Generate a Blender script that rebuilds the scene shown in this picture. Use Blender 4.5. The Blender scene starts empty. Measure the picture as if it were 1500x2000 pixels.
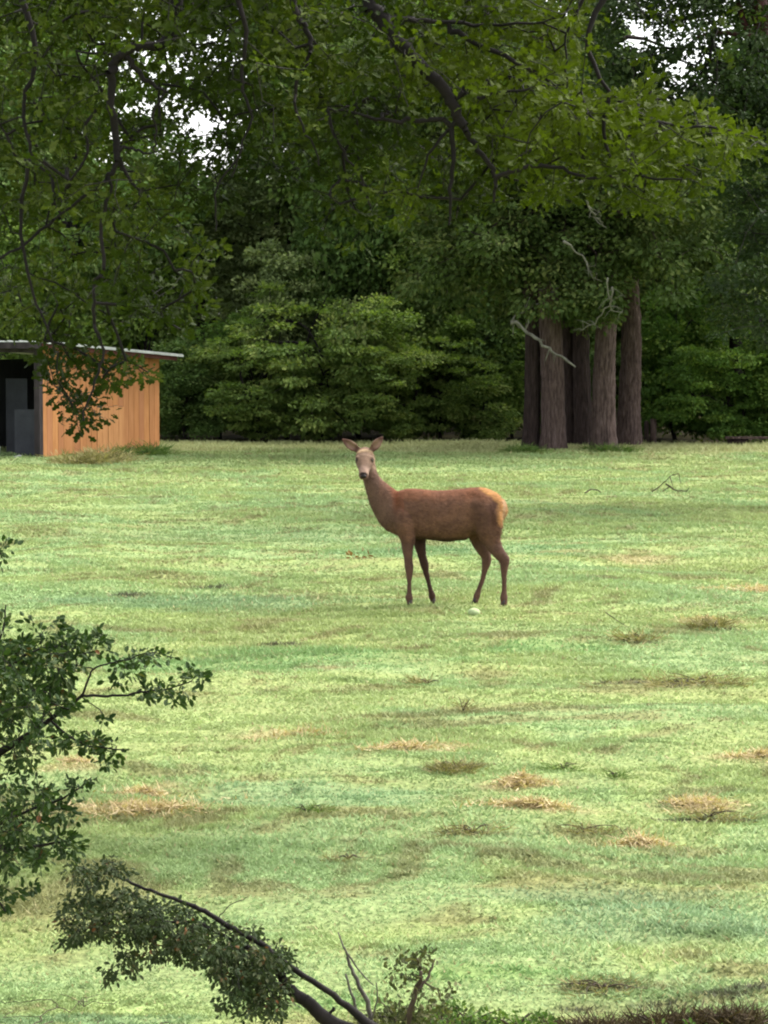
import bpy, math
import numpy as np
from mathutils import Vector, Matrix

S = bpy.context.scene
COL = S.collection
PI = math.pi

# ------------------------------------------------------------------ camera
F = 5880.0                    # focal length in pixels of a 1500 px wide picture
CAMZ = 2.8
PITCH = math.atan(368 / F)
cam = bpy.data.cameras.new('camera')
cam.sensor_fit = 'HORIZONTAL'
cam.sensor_width = 36.0
cam.lens = F / 1500 * 36.0
cam.clip_start = 0.5
cam.clip_end = 2000
camo = bpy.data.objects.new('camera', cam)
camo.location = (0, 0, CAMZ)
camo.rotation_euler = (PI / 2 - PITCH, 0, 0)
COL.objects.link(camo)
S.camera = camo

# ------------------------------------------------------------------ light
SUN_EL, SUN_AZ = math.radians(52), math.radians(62)     # azimuth measured from +Y towards +X
W = bpy.data.worlds.new('World')
S.world = W
W.use_nodes = True
nt = W.node_tree
nt.nodes.clear()
o_ = nt.nodes.new('ShaderNodeOutputWorld')
b_ = nt.nodes.new('ShaderNodeBackground')
h_ = nt.nodes.new('ShaderNodeHueSaturation')
s_ = nt.nodes.new('ShaderNodeTexSky')
s_.sky_type = 'NISHITA'
s_.sun_disc = False
s_.sun_elevation = SUN_EL
s_.sun_rotation = SUN_AZ
s_.air_density = 1.0
s_.dust_density = 3.0
s_.ozone_density = 1.0
h_.inputs['Saturation'].default_value = 0.22
h_.inputs['Value'].default_value = 1.0
b_.inputs['Strength'].default_value = 0.15
nt.links.new(s_.outputs[0], h_.inputs['Color'])
nt.links.new(h_.outputs[0], b_.inputs['Color'])
nt.links.new(b_.outputs[0], o_.inputs['Surface'])

sun = bpy.data.lights.new('sun', 'SUN')
sun.energy = 1.5
sun.angle = math.radians(28)
sun.color = (1.0, 0.96, 0.88)
suno = bpy.data.objects.new('sun', sun)
sd = Vector((math.sin(SUN_AZ) * math.cos(SUN_EL), math.cos(SUN_AZ) * math.cos(SUN_EL), math.sin(SUN_EL)))
suno.rotation_euler = sd.to_track_quat('Z', 'Y').to_euler()
suno.location = (20, 20, 40)
COL.objects.link(suno)

S.view_settings.view_transform = 'Standard'
S.view_settings.look = 'None'
S.view_settings.exposure = 1.9
S.view_settings.gamma = 1
S.view_settings.use_curve_mapping = False
S.render.engine = 'CYCLES'
S.cycles.max_bounces = 5
S.cycles.diffuse_bounces = 3
S.cycles.glossy_bounces = 2
S.cycles.transmission_bounces = 3
S.cycles.transparent_max_bounces = 4
S.cycles.use_denoising = True
S.cycles.filter_width = 2.1
S.render.use_persistent_data = False

# ------------------------------------------------------------------ maths helpers
CP, SP = math.cos(PITCH), math.sin(PITCH)


def at(u, v, D):
    """point of the place seen at (u, v) of the 1500x2000 photograph, D metres away"""
    a = (np.asarray(u, float) - 750) / F
    b = (1000 - np.asarray(v, float)) / F
    dy = CP + b * SP
    dz = -SP + b * CP
    D = np.asarray(D, float) + 0 * a
    return np.stack([a / dy * D, D, CAMZ + dz / dy * D], -1)


def ground_at(u, v):
    b = (1000 - v) / F
    dy = CP + b * SP
    dz = -SP + b * CP
    D = -CAMZ / dz * dy
    p = at(u, v, D)
    for _ in range(3):
        hz = float(terrain(p[0:1], p[1:2])[0])
        D = -(CAMZ - hz) / dz * dy
        p = at(u, v, D)
    return np.array([p[0], p[1], float(terrain(p[0:1], p[1:2])[0])])


def _hash(ix, iy, seed):
    n = (ix.astype(np.int64) * 374761393 + iy.astype(np.int64) * 668265263 + seed * 974634777) & 0xffffffff
    n = ((n ^ (n >> 13)) * 1274126177) & 0xffffffff
    n = n ^ (n >> 16)
    return (n & 0xffff) / 65535.0


def vnoise(x, y, seed=0):
    x = np.asarray(x, float); y = np.asarray(y, float)
    ix = np.floor(x).astype(np.int64); iy = np.floor(y).astype(np.int64)
    fx = x - ix; fy = y - iy
    fx = fx * fx * (3 - 2 * fx); fy = fy * fy * (3 - 2 * fy)
    a = _hash(ix, iy, seed); b = _hash(ix + 1, iy, seed)
    c = _hash(ix, iy + 1, seed); d = _hash(ix + 1, iy + 1, seed)
    return (a * (1 - fx) + b * fx) * (1 - fy) + (c * (1 - fx) + d * fx) * fy


def fbm(x, y, seed=0, oct=4):
    t = 0; a = 0.5; s = 0
    for k in range(oct):
        t = t + a * vnoise(x * 2 ** k + 17.3 * k, y * 2 ** k - 9.1 * k, seed + k * 13)
        s += a; a *= 0.55
    return t / s


def sstep(x, a, b):
    t = np.clip((x - a) / (b - a), 0, 1)
    return t * t * (3 - 2 * t)


def terrain(x, y):
    x = np.asarray(x, float); y = np.asarray(y, float)
    z = (fbm(x / 9 + 5, y / 9, 3, 2) - 0.5) * 0.16
    z = z + (fbm(x / 2.1 + 0.25 * y / 2, y / 1.1, 5, 3) - 0.5) * 0.13
    z = z + (fbm(x / 0.5, y / 0.34, 7, 3) - 0.5) * 0.045
    z = z + .010 * sstep(fbm(x / .16 + 3, y / .14, 8, 2), .58, .8)
    z = z * sstep(y, 9, 13)
    return z


# ------------------------------------------------------------------ object helpers
STUFF_PARTS = ('foliage', 'twigs', 'branches', 'hay')


def tag(o, label=None, cat=None, group=None, kind=None):
    if label: o['label'] = label
    if cat: o['category'] = cat
    if group: o['group'] = group
    if kind: o['kind'] = kind
    return o


def empty(name, loc=(0, 0, 0), rz=0, label=None, cat=None, group=None):
    o = bpy.data.objects.new(name, None)
    o.location = loc
    o.rotation_euler = (0, 0, rz)
    o.empty_display_size = 0.2
    COL.objects.link(o)
    return tag(o, label, cat, group)


def link(name, me, mat=None, parent=None, loc=None):
    o = bpy.data.objects.new(name, me)
    if mat is not None and not me.materials:
        me.materials.append(mat)
    COL.objects.link(o)
    if parent is not None:
        o.parent = parent
        if name in STUFF_PARTS: o['kind'] = 'stuff'
    if loc is not None: o.location = loc
    return o


def mesh_np(name, V, Fc, attrs=None, cols=None, smooth=False):
    """V (n,3); Fc (m,k) faces of equal size"""
    V = np.ascontiguousarray(V, dtype=np.float32)
    Fc = np.ascontiguousarray(Fc, dtype=np.int32)
    m, k = Fc.shape
    me = bpy.data.meshes.new(name)
    me.vertices.add(len(V))
    me.vertices.foreach_set('co', V.ravel())
    me.loops.add(m * k)
    me.loops.foreach_set('vertex_index', Fc.ravel())
    me.polygons.add(m)
    me.polygons.foreach_set('loop_start', np.arange(0, m * k, k, dtype=np.int32))
    me.polygons.foreach_set('use_smooth', np.full(m, smooth, dtype=bool))
    me.update(calc_edges=True)
    for n, a in (attrs or {}).items():
        at_ = me.attributes.new(n, 'FLOAT', 'POINT')
        at_.data.foreach_set('value', np.ascontiguousarray(a, dtype=np.float32))
    for n, a in (cols or {}).items():
        at_ = me.attributes.new(n, 'FLOAT_COLOR', 'POINT')
        c = np.ones((len(V), 4), dtype=np.float32); c[:, :3] = a
        at_.data.foreach_set('color', c.ravel())
    me.validate()
    return me


def norm(v):
    return v / np.maximum(np.linalg.norm(v, axis=-1, keepdims=True), 1e-9)


class Geo:
    """collects quads"""
    def __init__(s): s.V = []; s.F = []; s.n = 0

    def add(s, V, Fq):
        s.V.append(np.asarray(V, float)); s.F.append(np.asarray(Fq, int) + s.n); s.n += len(V)

    def tube(s, P, R, sides=8, rough=0.0, seed=0, cap=True, flat=1.0):
        P = np.asarray(P, float); R = np.asarray(R, float) + np.zeros(len(P))
        T = np.gradient(P, axis=0); T = norm(T)
        ref = np.array([0, 0, 1.0]) if abs(T[0][2]) < 0.8 else np.array([1.0, 0, 0])
        A = norm(np.cross(T, ref)); B = np.cross(T, A)
        th = np.arange(sides) / sides * 2 * PI
        ring = (A[:, None, :] * np.cos(th)[None, :, None] * flat + B[:, None, :] * np.sin(th)[None, :, None])
        rr = R[:, None] * np.ones(sides)[None]
        if rough:
            i = np.arange(len(P))[:, None]; j = np.arange(sides)[None]
            rr = rr * (1 + rough * (_hash(i + 0 * j, j + 0 * i, seed) - 0.5) + rough * 0.8 * (_hash(i // 3 + 0 * j, j + 0 * i, seed + 5) - 0.5))
        V = (P[:, None, :] + ring * rr[..., None]).reshape(-1, 3)
        q = []
        for i in range(len(P) - 1):
            for j in range(sides):
                a = i * sides + j; b = i * sides + (j + 1) % sides
                q.append((a, b, b + sides, a + sides))
        if cap:
            V = np.vstack([V, P[0], P[-1]])
            n0 = len(P) * sides
            for j in range(0, sides, 2):
                q.append((n0, (j + 2) % sides, j + 1, j))
                e = (len(P) - 1) * sides
                q.append((n0 + 1, e + j, e + j + 1, e + (j + 2) % sides))
        s.add(V, q)

    def box(s, c, d, R=None):
        c = np.asarray(c, float); d = np.asarray(d, float) / 2
        v = np.array([[x, y, z] for x in (-1, 1) for y in (-1, 1) for z in (-1, 1)], float) * d
        if R is not None: v = v @ np.asarray(R).T
        s.add(v + c, [(0, 1, 3, 2), (4, 6, 7, 5), (0, 4, 5, 1), (2, 3, 7, 6), (0, 2, 6, 4), (1, 5, 7, 3)])

    def mesh(s, name, smooth=True, **k):
        return mesh_np(name, np.vstack(s.V), np.vstack(s.F), smooth=smooth, **k)


# ------------------------------------------------------------------ materials
def new_mat(name):
    m = bpy.data.materials.new(name); m.use_nodes = True
    t = m.node_tree; t.nodes.clear()
    return m, t, t.nodes.new('ShaderNodeOutputMaterial')


def ramp(t, stops, fac):
    r = t.nodes.new('ShaderNodeValToRGB')
    els = r.color_ramp.elements
    els[0].position, els[0].color = stops[0][0], (*stops[0][1], 1)
    els[1].position, els[1].color = stops[-1][0], (*stops[-1][1], 1)
    for p, c in stops[1:-1]:
        e = els.new(p); e.color = (*c, 1)
    t.links.new(fac, r.inputs[0])
    return r.outputs[0]


def leaf_mat(name, stops, trans=0.35, rough=0.7, spec=0.08):
    m, t, out = new_mat(name)
    a = t.nodes.new('ShaderNodeAttribute'); a.attribute_name = 'tint'
    c = ramp(t, stops, a.outputs['Fac'])
    p = t.nodes.new('ShaderNodeBsdfPrincipled')
    t.links.new(c, p.inputs['Base Color'])
    p.inputs['Roughness'].default_value = rough
    p.inputs['Specular IOR Level'].default_value = spec
    tr = t.nodes.new('ShaderNodeBsdfTranslucent')
    g = t.nodes.new('ShaderNodeMix'); g.data_type = 'RGBA'; g.blend_type = 'MULTIPLY'
    g.inputs[0].default_value = 1.0
    t.links.new(c, g.inputs[6]); g.inputs[7].default_value = (1.0, 1.15, 0.4, 1)
    t.links.new(g.outputs[2], tr.inputs['Color'])
    mx = t.nodes.new('ShaderNodeMixShader'); mx.inputs[0].default_value = trans
    t.links.new(p.outputs[0], mx.inputs[1]); t.links.new(tr.outputs[0], mx.inputs[2])
    t.links.new(mx.outputs[0], out.inputs['Surface'])
    return m


def noise_mat(name, stops, scale=5.0, stretch=(1, 1, 1), rough=0.85, bump=0.3, detail=6, dist=0.02, coord='Object', spec=0.2):
    m, t, out = new_mat(name)
    tc = t.nodes.new('ShaderNodeTexCoord')
    mp = t.nodes.new('ShaderNodeMapping'); mp.inputs['Scale'].default_value = stretch
    t.links.new(tc.outputs[coord], mp.inputs[0])
    n = t.nodes.new('ShaderNodeTexNoise'); n.inputs['Scale'].default_value = scale
    n.inputs['Detail'].default_value = detail; n.inputs['Roughness'].default_value = 0.65
    t.links.new(mp.outputs[0], n.inputs['Vector'])
    c = ramp(t, stops, n.outputs['Fac'])
    p = t.nodes.new('ShaderNodeBsdfPrincipled')
    t.links.new(c, p.inputs['Base Color'])
    p.inputs['Roughness'].default_value = rough
    p.inputs['Specular IOR Level'].default_value = spec
    if bump:
        b = t.nodes.new('ShaderNodeBump'); b.inputs['Strength'].default_value = bump
        b.inputs['Distance'].default_value = dist
        t.links.new(n.outputs['Fac'], b.inputs['Height'])
        t.links.new(b.outputs[0], p.inputs['Normal'])
    t.links.new(p.outputs[0], out.inputs['Surface'])
    return m


def vcol_mat(name, rough=0.8, scale=60, amount=0.35, bump=0.2, trans=0.0, dist=0.01, spec=0.2):
    m, t, out = new_mat(name)
    a = t.nodes.new('ShaderNodeAttribute'); a.attribute_name = 'Col'
    tc = t.nodes.new('ShaderNodeTexCoord')
    n = t.nodes.new('ShaderNodeTexNoise'); n.inputs['Scale'].default_value = scale
    n.inputs['Detail'].default_value = 5
    t.links.new(tc.outputs['Object'], n.inputs['Vector'])
    mr = t.nodes.new('ShaderNodeMapRange')
    mr.inputs[1].default_value = 0.25; mr.inputs[2].default_value = 0.75
    mr.inputs[3].default_value = 1 - amount; mr.inputs[4].default_value = 1 + amount
    t.links.new(n.outputs['Fac'], mr.inputs[0])
    mx = t.nodes.new('ShaderNodeVectorMath'); mx.operation = 'SCALE'
    t.links.new(a.outputs['Color'], mx.inputs[0]); t.links.new(mr.outputs[0], mx.inputs['Scale'])
    p = t.nodes.new('ShaderNodeBsdfPrincipled')
    t.links.new(mx.outputs[0], p.inputs['Base Color'])
    p.inputs['Roughness'].default_value = rough
    p.inputs['Specular IOR Level'].default_value = spec
    if bump:
        b = t.nodes.new('ShaderNodeBump'); b.inputs['Strength'].default_value = bump
        b.inputs['Distance'].default_value = dist
        t.links.new(n.outputs['Fac'], b.inputs['Height']); t.links.new(b.outputs[0], p.inputs['Normal'])
    s = p.outputs[0]
    if trans:
        tr = t.nodes.new('ShaderNodeBsdfTranslucent'); t.links.new(mx.outputs[0], tr.inputs['Color'])
        ms = t.nodes.new('ShaderNodeMixShader'); ms.inputs[0].default_value = trans
        t.links.new(s, ms.inputs[1]); t.links.new(tr.outputs[0], ms.inputs[2]); s = ms.outputs[0]
    t.links.new(s, out.inputs['Surface'])
    return m


M = {}
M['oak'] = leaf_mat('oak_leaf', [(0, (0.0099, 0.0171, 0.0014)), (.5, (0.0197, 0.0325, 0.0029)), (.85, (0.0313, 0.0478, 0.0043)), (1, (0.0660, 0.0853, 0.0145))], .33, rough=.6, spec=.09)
M['oak_lit'] = leaf_mat('oak_leaf_painted_lit', [(0, (0.0158, 0.0246, 0.0021)), (.5, (0.0315, 0.0459, 0.0033)), (1, (0.0612, 0.0820, 0.0068))], .38, rough=.6, spec=.09)  # brighter copy of the oak leaf, light on the right limbs painted in
M['wood_a'] = leaf_mat('forest_leaf_mid', [(0, (0.0607, 0.1032, 0.0216)), (.6, (0.1113, 0.1780, 0.0362)), (1, (0.2026, 0.2622, 0.0661))], .25)
M['wood_b'] = leaf_mat('forest_leaf_dark', [(0, (0.0450, 0.0823, 0.0221)), (.6, (0.0842, 0.1404, 0.0368)), (1, (0.1686, 0.2178, 0.0734))], .2)
M['wood_c'] = leaf_mat('forest_leaf_grey', [(0, (0.0896, 0.1225, 0.0472)), (.6, (0.1492, 0.1977, 0.0739)), (1, (0.2588, 0.2965, 0.1210))], .25)
M['dark'] = leaf_mat('dark_leaf', [(0, (.010, .020, .006)), (.6, (.022, .038, .011)), (1, (.045, .062, .022))], .2)  # darker foliage colour of the corner tree
M['bush'] = leaf_mat('bush_leaf', [(0, (0.0644, 0.1103, 0.0295)), (.6, (0.1290, 0.1879, 0.0471)), (1, (0.2415, 0.2852, 0.0805))], .35)
M['bush_b'] = leaf_mat('bush_leaf_deep', [(0, (0.0445, 0.0934, 0.0212)), (.6, (0.0910, 0.1657, 0.0331)), (1, (0.1820, 0.2561, 0.0528))], .3)
M['cedar'] = leaf_mat('cedar_leaf', [(0, (0.0267, 0.0470, 0.0108)), (.6, (0.0532, 0.0809, 0.0215)), (1, (0.1257, 0.1471, 0.0448))], .15)
M['near'] = leaf_mat('holly_leaf', [(0, (0.0126, 0.0272, 0.0067)), (.7, (0.0270, 0.0510, 0.0123)), (.94, (0.0630, 0.0816, 0.0280)), (1, (0.1170, 0.0476, 0.0168))], .25, rough=.6, spec=.12)
M['juniper'] = leaf_mat('juniper_leaf', [(0, (0.0196, 0.0339, 0.0130)), (.7, (0.0411, 0.0553, 0.0246)), (.95, (0.0782, 0.0848, 0.0433)), (1, (0.1368, 0.0536, 0.0217))], .15)
M['weed'] = leaf_mat('weed_leaf', [(0, (0.0375, 0.0750, 0.0150)), (.6, (0.0825, 0.1425, 0.0375)), (1, (0.1950, 0.2400, 0.0750))], .35)
M['weed_green'] = leaf_mat('rank_grass', [(0, (.05, .09, .03)), (.5, (.10, .17, .06)), (1, (.17, .25, .10))], .3)
M['weed_brown'] = leaf_mat('weed_stalk', [(0, (0.0765, 0.0688, 0.0306)), (.5, (0.1836, 0.1683, 0.0688)), (1, (0.3672, 0.3060, 0.1530))], .2)
M['weed_dark'] = leaf_mat('weed_leaf_dark', [(0, (0.0240, 0.0320, 0.0144)), (.6, (0.0640, 0.0720, 0.0320)), (1, (0.1360, 0.1280, 0.0640))], .25)
M['bramble'] = leaf_mat('bramble_leaf', [(0, (0.0154, 0.0126, 0.0070)), (.6, (0.0461, 0.0316, 0.0173)), (1, (0.0922, 0.0702, 0.0288))], .15)
M['rust'] = leaf_mat('dead_leaf', [(0, (.10, .045, .02)), (.5, (.16, .08, .03)), (1, (.24, .15, .06))], .2)
M['hay'] = leaf_mat('hay', [(0, (.26, .19, .09)), (.5, (.44, .34, .19)), (1, (.58, .47, .29))], .2)
M['bark'] = noise_mat('bark', [(.3, (0.0038, 0.0028, 0.0025)), (.7, (0.0142, 0.0107, 0.0095))], 9, (1, 1, .3))
M['bark_far'] = noise_mat('pine_bark', [(.30, (0.0280, 0.0175, 0.0152)), (.5, (0.0797, 0.0526, 0.0456)), (.72, (0.1594, 0.1155, 0.1056))], 13, (1.7, 1.7, .28), bump=1.0, dist=.10, detail=9)
M['bark_dark'] = noise_mat('pine_bark_dark', [(.30, (0.0116, 0.0071, 0.0066)), (.5, (0.0290, 0.0181, 0.0156)), (.72, (0.0580, 0.0399, 0.0359))], 13, (1.7, 1.7, .28), bump=1.0, dist=.10, detail=9)
M['lichen'] = noise_mat('lichen_branch', [(.3, (0.0539, 0.0501, 0.0379)), (.6, (0.1463, 0.1432, 0.1137))], 6, bump=.5)
M['grey_stem'] = noise_mat('grey_stem', [(.3, (.035, .03, .025)), (.7, (.10, .09, .075))], 9)
M['twig'] = noise_mat('twig', [(.3, (0.0240, 0.0176, 0.0128)), (.7, (0.0800, 0.0560, 0.0400))], 9)

# ------------------------------------------------------------------ leaf and branch geometry
T_LOBE = (np.array([[0, 0, 0], [.16, .18, .03], [.10, .34, .02], [.34, .50, .07], [.16, .68, .03], [.20, .86, .02], [0, 1.0, -.05],
                    [-.20, .86, .02], [-.16, .68, .03], [-.34, .50, .07], [-.10, .34, .02], [-.16, .18, .03], [0, .5, 0]], float),
          [(12, 0, 1), (12, 1, 2), (12, 2, 3), (12, 3, 4), (12, 4, 5), (12, 5, 6), (12, 6, 7), (12, 7, 8), (12, 8, 9), (12, 9, 10), (12, 10, 11), (12, 11, 0)])
T_OVAL = (np.array([[0, 0, 0], [.26, .35, .08], [.22, .75, .06], [0, 1, -.04], [-.22, .75, .06], [-.26, .35, .08]], float),
          [(0, 1, 2), (0, 2, 3), (0, 3, 4), (0, 4, 5)])
T_CARD = (np.array([[0, 0, 0], [.36, .5, .10], [0, 1, -.05], [-.36, .5, .10]], float), [(0, 1, 2), (0, 2, 3)])
T_BLADE = (np.array([[-.035, 0, 0], [.035, 0, 0], [.03, .55, .03], [-.03, .55, .03], [0, 1, -.03]], float), [(0, 1, 2), (0, 2, 3), (3, 2, 4)])
T_NEEDLE = (np.array([[-.11, 0, 0], [.11, 0, 0], [0, 1, 0]], float), [(0, 1, 2)])


def leaves(name, P, Y, N, size, tint, tpl):
    """one mesh: a leaf at each P along Y with upper side N"""
    tv, tf = tpl
    n = len(P)
    Y = norm(Y); X = norm(np.cross(Y, N)); Z = np.cross(X, Y)
    V = (P[:, None, :] + size[:, None, None] * (tv[None, :, 0:1] * X[:, None] + tv[None, :, 1:2] * Y[:, None] + tv[None, :, 2:3] * Z[:, None]))
    Fc = np.asarray(tf)[None] + (np.arange(n) * len(tv))[:, None, None]
    return mesh_np(name, V.reshape(-1, 3), Fc.reshape(-1, 3), attrs={'tint': np.repeat(tint, len(tv))})


def edge_tubes(name, A, B, ra, rb, sides=4):
    T = norm(B - A)
    ref = np.where(np.abs(T[:, 2:3]) < .8, np.array([[0, 0, 1.]]), np.array([[1., 0, 0]]))
    X = norm(np.cross(T, ref)); Y = np.cross(T, X)
    th = np.arange(sides) / sides * 2 * PI
    ring = X[:, None] * np.cos(th)[None, :, None] + Y[:, None] * np.sin(th)[None, :, None]
    V = np.concatenate([A[:, None] + ring * ra[:, None, None], B[:, None] + T[:, None] * rb[:, None, None] * .5 + ring * rb[:, None, None]], 1)
    n = len(A)
    q = np.array([(j, (j + 1) % sides, (j + 1) % sides + sides, j + sides) for j in range(sides)])
    Fc = q[None] + (np.arange(n) * 2 * sides)[:, None, None]
    return mesh_np(name, V.reshape(-1, 3), Fc.reshape(-1, 4), smooth=True)


class Skel:
    def __init__(s): s.P = []; s.par = []; s.r = []

    def limb(s, pts, rad, sub=3, parent=None, wob=0.0, rng=None):
        pts = np.asarray(pts, float)
        if parent is None and s.P:
            d = np.linalg.norm(np.array(s.P) - pts[0], axis=1); parent = int(d.argmin())
        prev = -1 if parent is None else parent
        rad = np.interp(np.arange(len(pts)), np.linspace(0, len(pts) - 1, len(np.atleast_1d(rad))), np.atleast_1d(rad))
        n = (len(pts) - 1) * sub + 1
        tt = np.linspace(0, len(pts) - 1, n)
        # smooth (Catmull-Rom)
        for t in tt:
            i = min(int(t), len(pts) - 2); f = t - i
            p0 = pts[max(i - 1, 0)]; p1 = pts[i]; p2 = pts[i + 1]; p3 = pts[min(i + 2, len(pts) - 1)]
            p = .5 * ((2 * p1) + (-p0 + p2) * f + (2 * p0 - 5 * p1 + 4 * p2 - p3) * f * f + (-p0 + 3 * p1 - 3 * p2 + p3) * f ** 3)
            if wob and rng is not None: p = p + rng.normal(0, wob, 3)
            s.P.append(p); s.par.append(prev); s.r.append(float(np.interp(t, np.arange(len(pts)), rad)))
            prev = len(s.P) - 1
        return prev

    def grow(s, att, rng, seg=0.25, sag=0.06, rt=0.003, jit=0.03, rexp=.5):
        """connects attractors to the nearest wood; returns ends and directions"""
        att = np.asarray(att)
        P = np.zeros((len(s.P) + len(att) * 8, 3)); n = len(s.P); P[:n] = s.P
        par = list(s.par); fixed = n
        d0 = np.array([np.linalg.norm(P[:n] - a, axis=1).min() for a in att])
        ends, dirs = [], []
        for k in np.argsort(d0):
            a = att[k]
            d = np.linalg.norm(P[:n] - a, axis=1)
            # prefer wood that is not beyond the attractor
            i = int(d.argmin()); L = d[i]
            m = int(np.clip(math.ceil(L / seg), 1, 7))
            p0 = P[i]; prev = i
            for j in range(1, m + 1):
                f = j / m
                p = p0 + (a - p0) * f
                p = p + np.array([0, 0, sag * L * 4 * f * (1 - f)]) + (rng.normal(0, jit, 3) * L * (1 if j < m else 0))
                P[n] = p; par.append(prev); prev = n; n += 1
            ends.append(P[n - 1]); dirs.append(P[n - 1] - P[par[n - 1]])
        cnt = np.zeros(n)
        isleaf = np.ones(n, bool)
        for i in range(n):
            if par[i] >= 0: isleaf[par[i]] = False
        cnt[isleaf] = 1
        for i in range(n - 1, -1, -1):
            if par[i] >= 0: cnt[par[i]] += cnt[i]
        r = rt * cnt ** rexp
        r[:fixed] = np.maximum(s.r, 0)
        s.P = list(P[:n]); s.par = par; s.r = list(r); s.fixed = fixed
        return np.array(ends), norm(np.array(dirs))

    def mesh(s, name, sides=5, lo=0, hi=None):
        P = np.array(s.P); par = np.array(s.par); r = np.array(s.r)
        i = np.arange(len(P)); k = (par >= 0) & (i >= lo)
        if hi is not None: k &= i < hi
        i = i[k]
        rp = r[par[i]]
        rp = np.where(i >= getattr(s, 'fixed', 10 ** 9), np.minimum(rp, r[i] * 1.3), rp)
        return edge_tubes(name, P[par[i]], P[i], rp, r[i], sides)


def spray(ends, dirs, rng, per, spread, size, flat=0.45, droop=0.2, up=0.6, tint_c=None):
    """leaves round twig ends; spread = radius of the spray"""
    n = len(ends) * per
    E = np.repeat(ends, per, 0); D = np.repeat(dirs, per, 0)
    off = rng.normal(0, 1, (n, 3)); off = norm(off) * (rng.random((n, 1)) ** .6)
    off[:, 2] *= flat
    P = E + off * spread * (.7 + .6 * np.repeat(rng.random((len(ends), 1)), per, 0))
    Y = norm(off * 1.0 + D * .6 + rng.normal(0, .35, (n, 3))); Y[:, 2] -= droop
    N = rng.normal(0, 1 - up, (n, 3)) + np.array([0, 0, up]) + .01
    sz = size * (.65 + .7 * rng.random(n))
    ct = rng.random(len(ends)) if tint_c is None else tint_c
    tint = np.clip(.5 * np.repeat(ct, per) + .5 * rng.random(n) + .05, 0, 1)
    return P, Y, N, sz, tint


# ------------------------------------------------------------------ ground
TAN = [(250, 1585, .50, .32), (1020, 1535, .24, .16), (1045, 1578, .33, .13), (1370, 1582, .26, .14), (1250, 1658, .24, .12),
       (1452, 1152, .45, .30), (795, 1462, .40, .2), (1462, 1480, .25, .16), (520, 1440, .35, .18), (310, 1540, .2, .1),
       (640, 1305, .2, .2), (150, 1500, .2, .2), (1240, 1095, .5, .6), (330, 1320, .25, .15), (1400, 1218, .4, .2), (30, 1540, .12, .08)]
TANP = [(*ground_at(u, v)[:2], a, b) for u, v, a, b in TAN] if True else []
GREEN = [(1060, 1265, .8, .5, (.17, .36, .12)), (560, 1290, 1.6, .8, (.18, .36, .13)), (1150, 1740, .9, .3, (.19, .33, .17)),
         (1350, 1800, .8, .45, (.21, .35, .19)), (690, 1960, .5, .12, (.18, .34, .10)), (300, 1180, 2.4, .9, (.19, .33, .17)),
         (930, 1900, .5, .2, (.19, .36, .10)), (900, 1075, 2.0, 1.2, (.17, .32, .14)), (120, 1990, .6, .12, (.12, .24, .12)),
         (600, 1050, 4, 1.5, (.26, .38, .17)), (1130, 1040, 3, 1.3, (.28, .37, .12)), (640, 1560, 1.0, .6, (.22, .38, .19))]
GREENP = [(*ground_at(u, v)[:2], a, b, c) for u, v, a, b, c in GREEN]


SOIL = [(1150, 1975, .16, .10), (1290, 1965, .2, .10), (1420, 1945, .22, .10), (1495, 1930, .16, .08), (1200, 1930, .25, .05), (1390, 1228, .35, .12), (1250, 1252, .3, .1), (1360, 1335, .8, .12), (890, 1500, .2, .1), (925, 1628, .28, .06), (1385, 1604, .3, .06), (1140, 1628, .3, .05), (550, 1262, .2, .12), (400, 1150, .3, .2), (260, 1165, .25, .2), (1240, 1330, .4, .12)]
SOILP = [(*ground_at(u, v)[:2], a, b) for u, v, a, b in SOIL]


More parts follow.
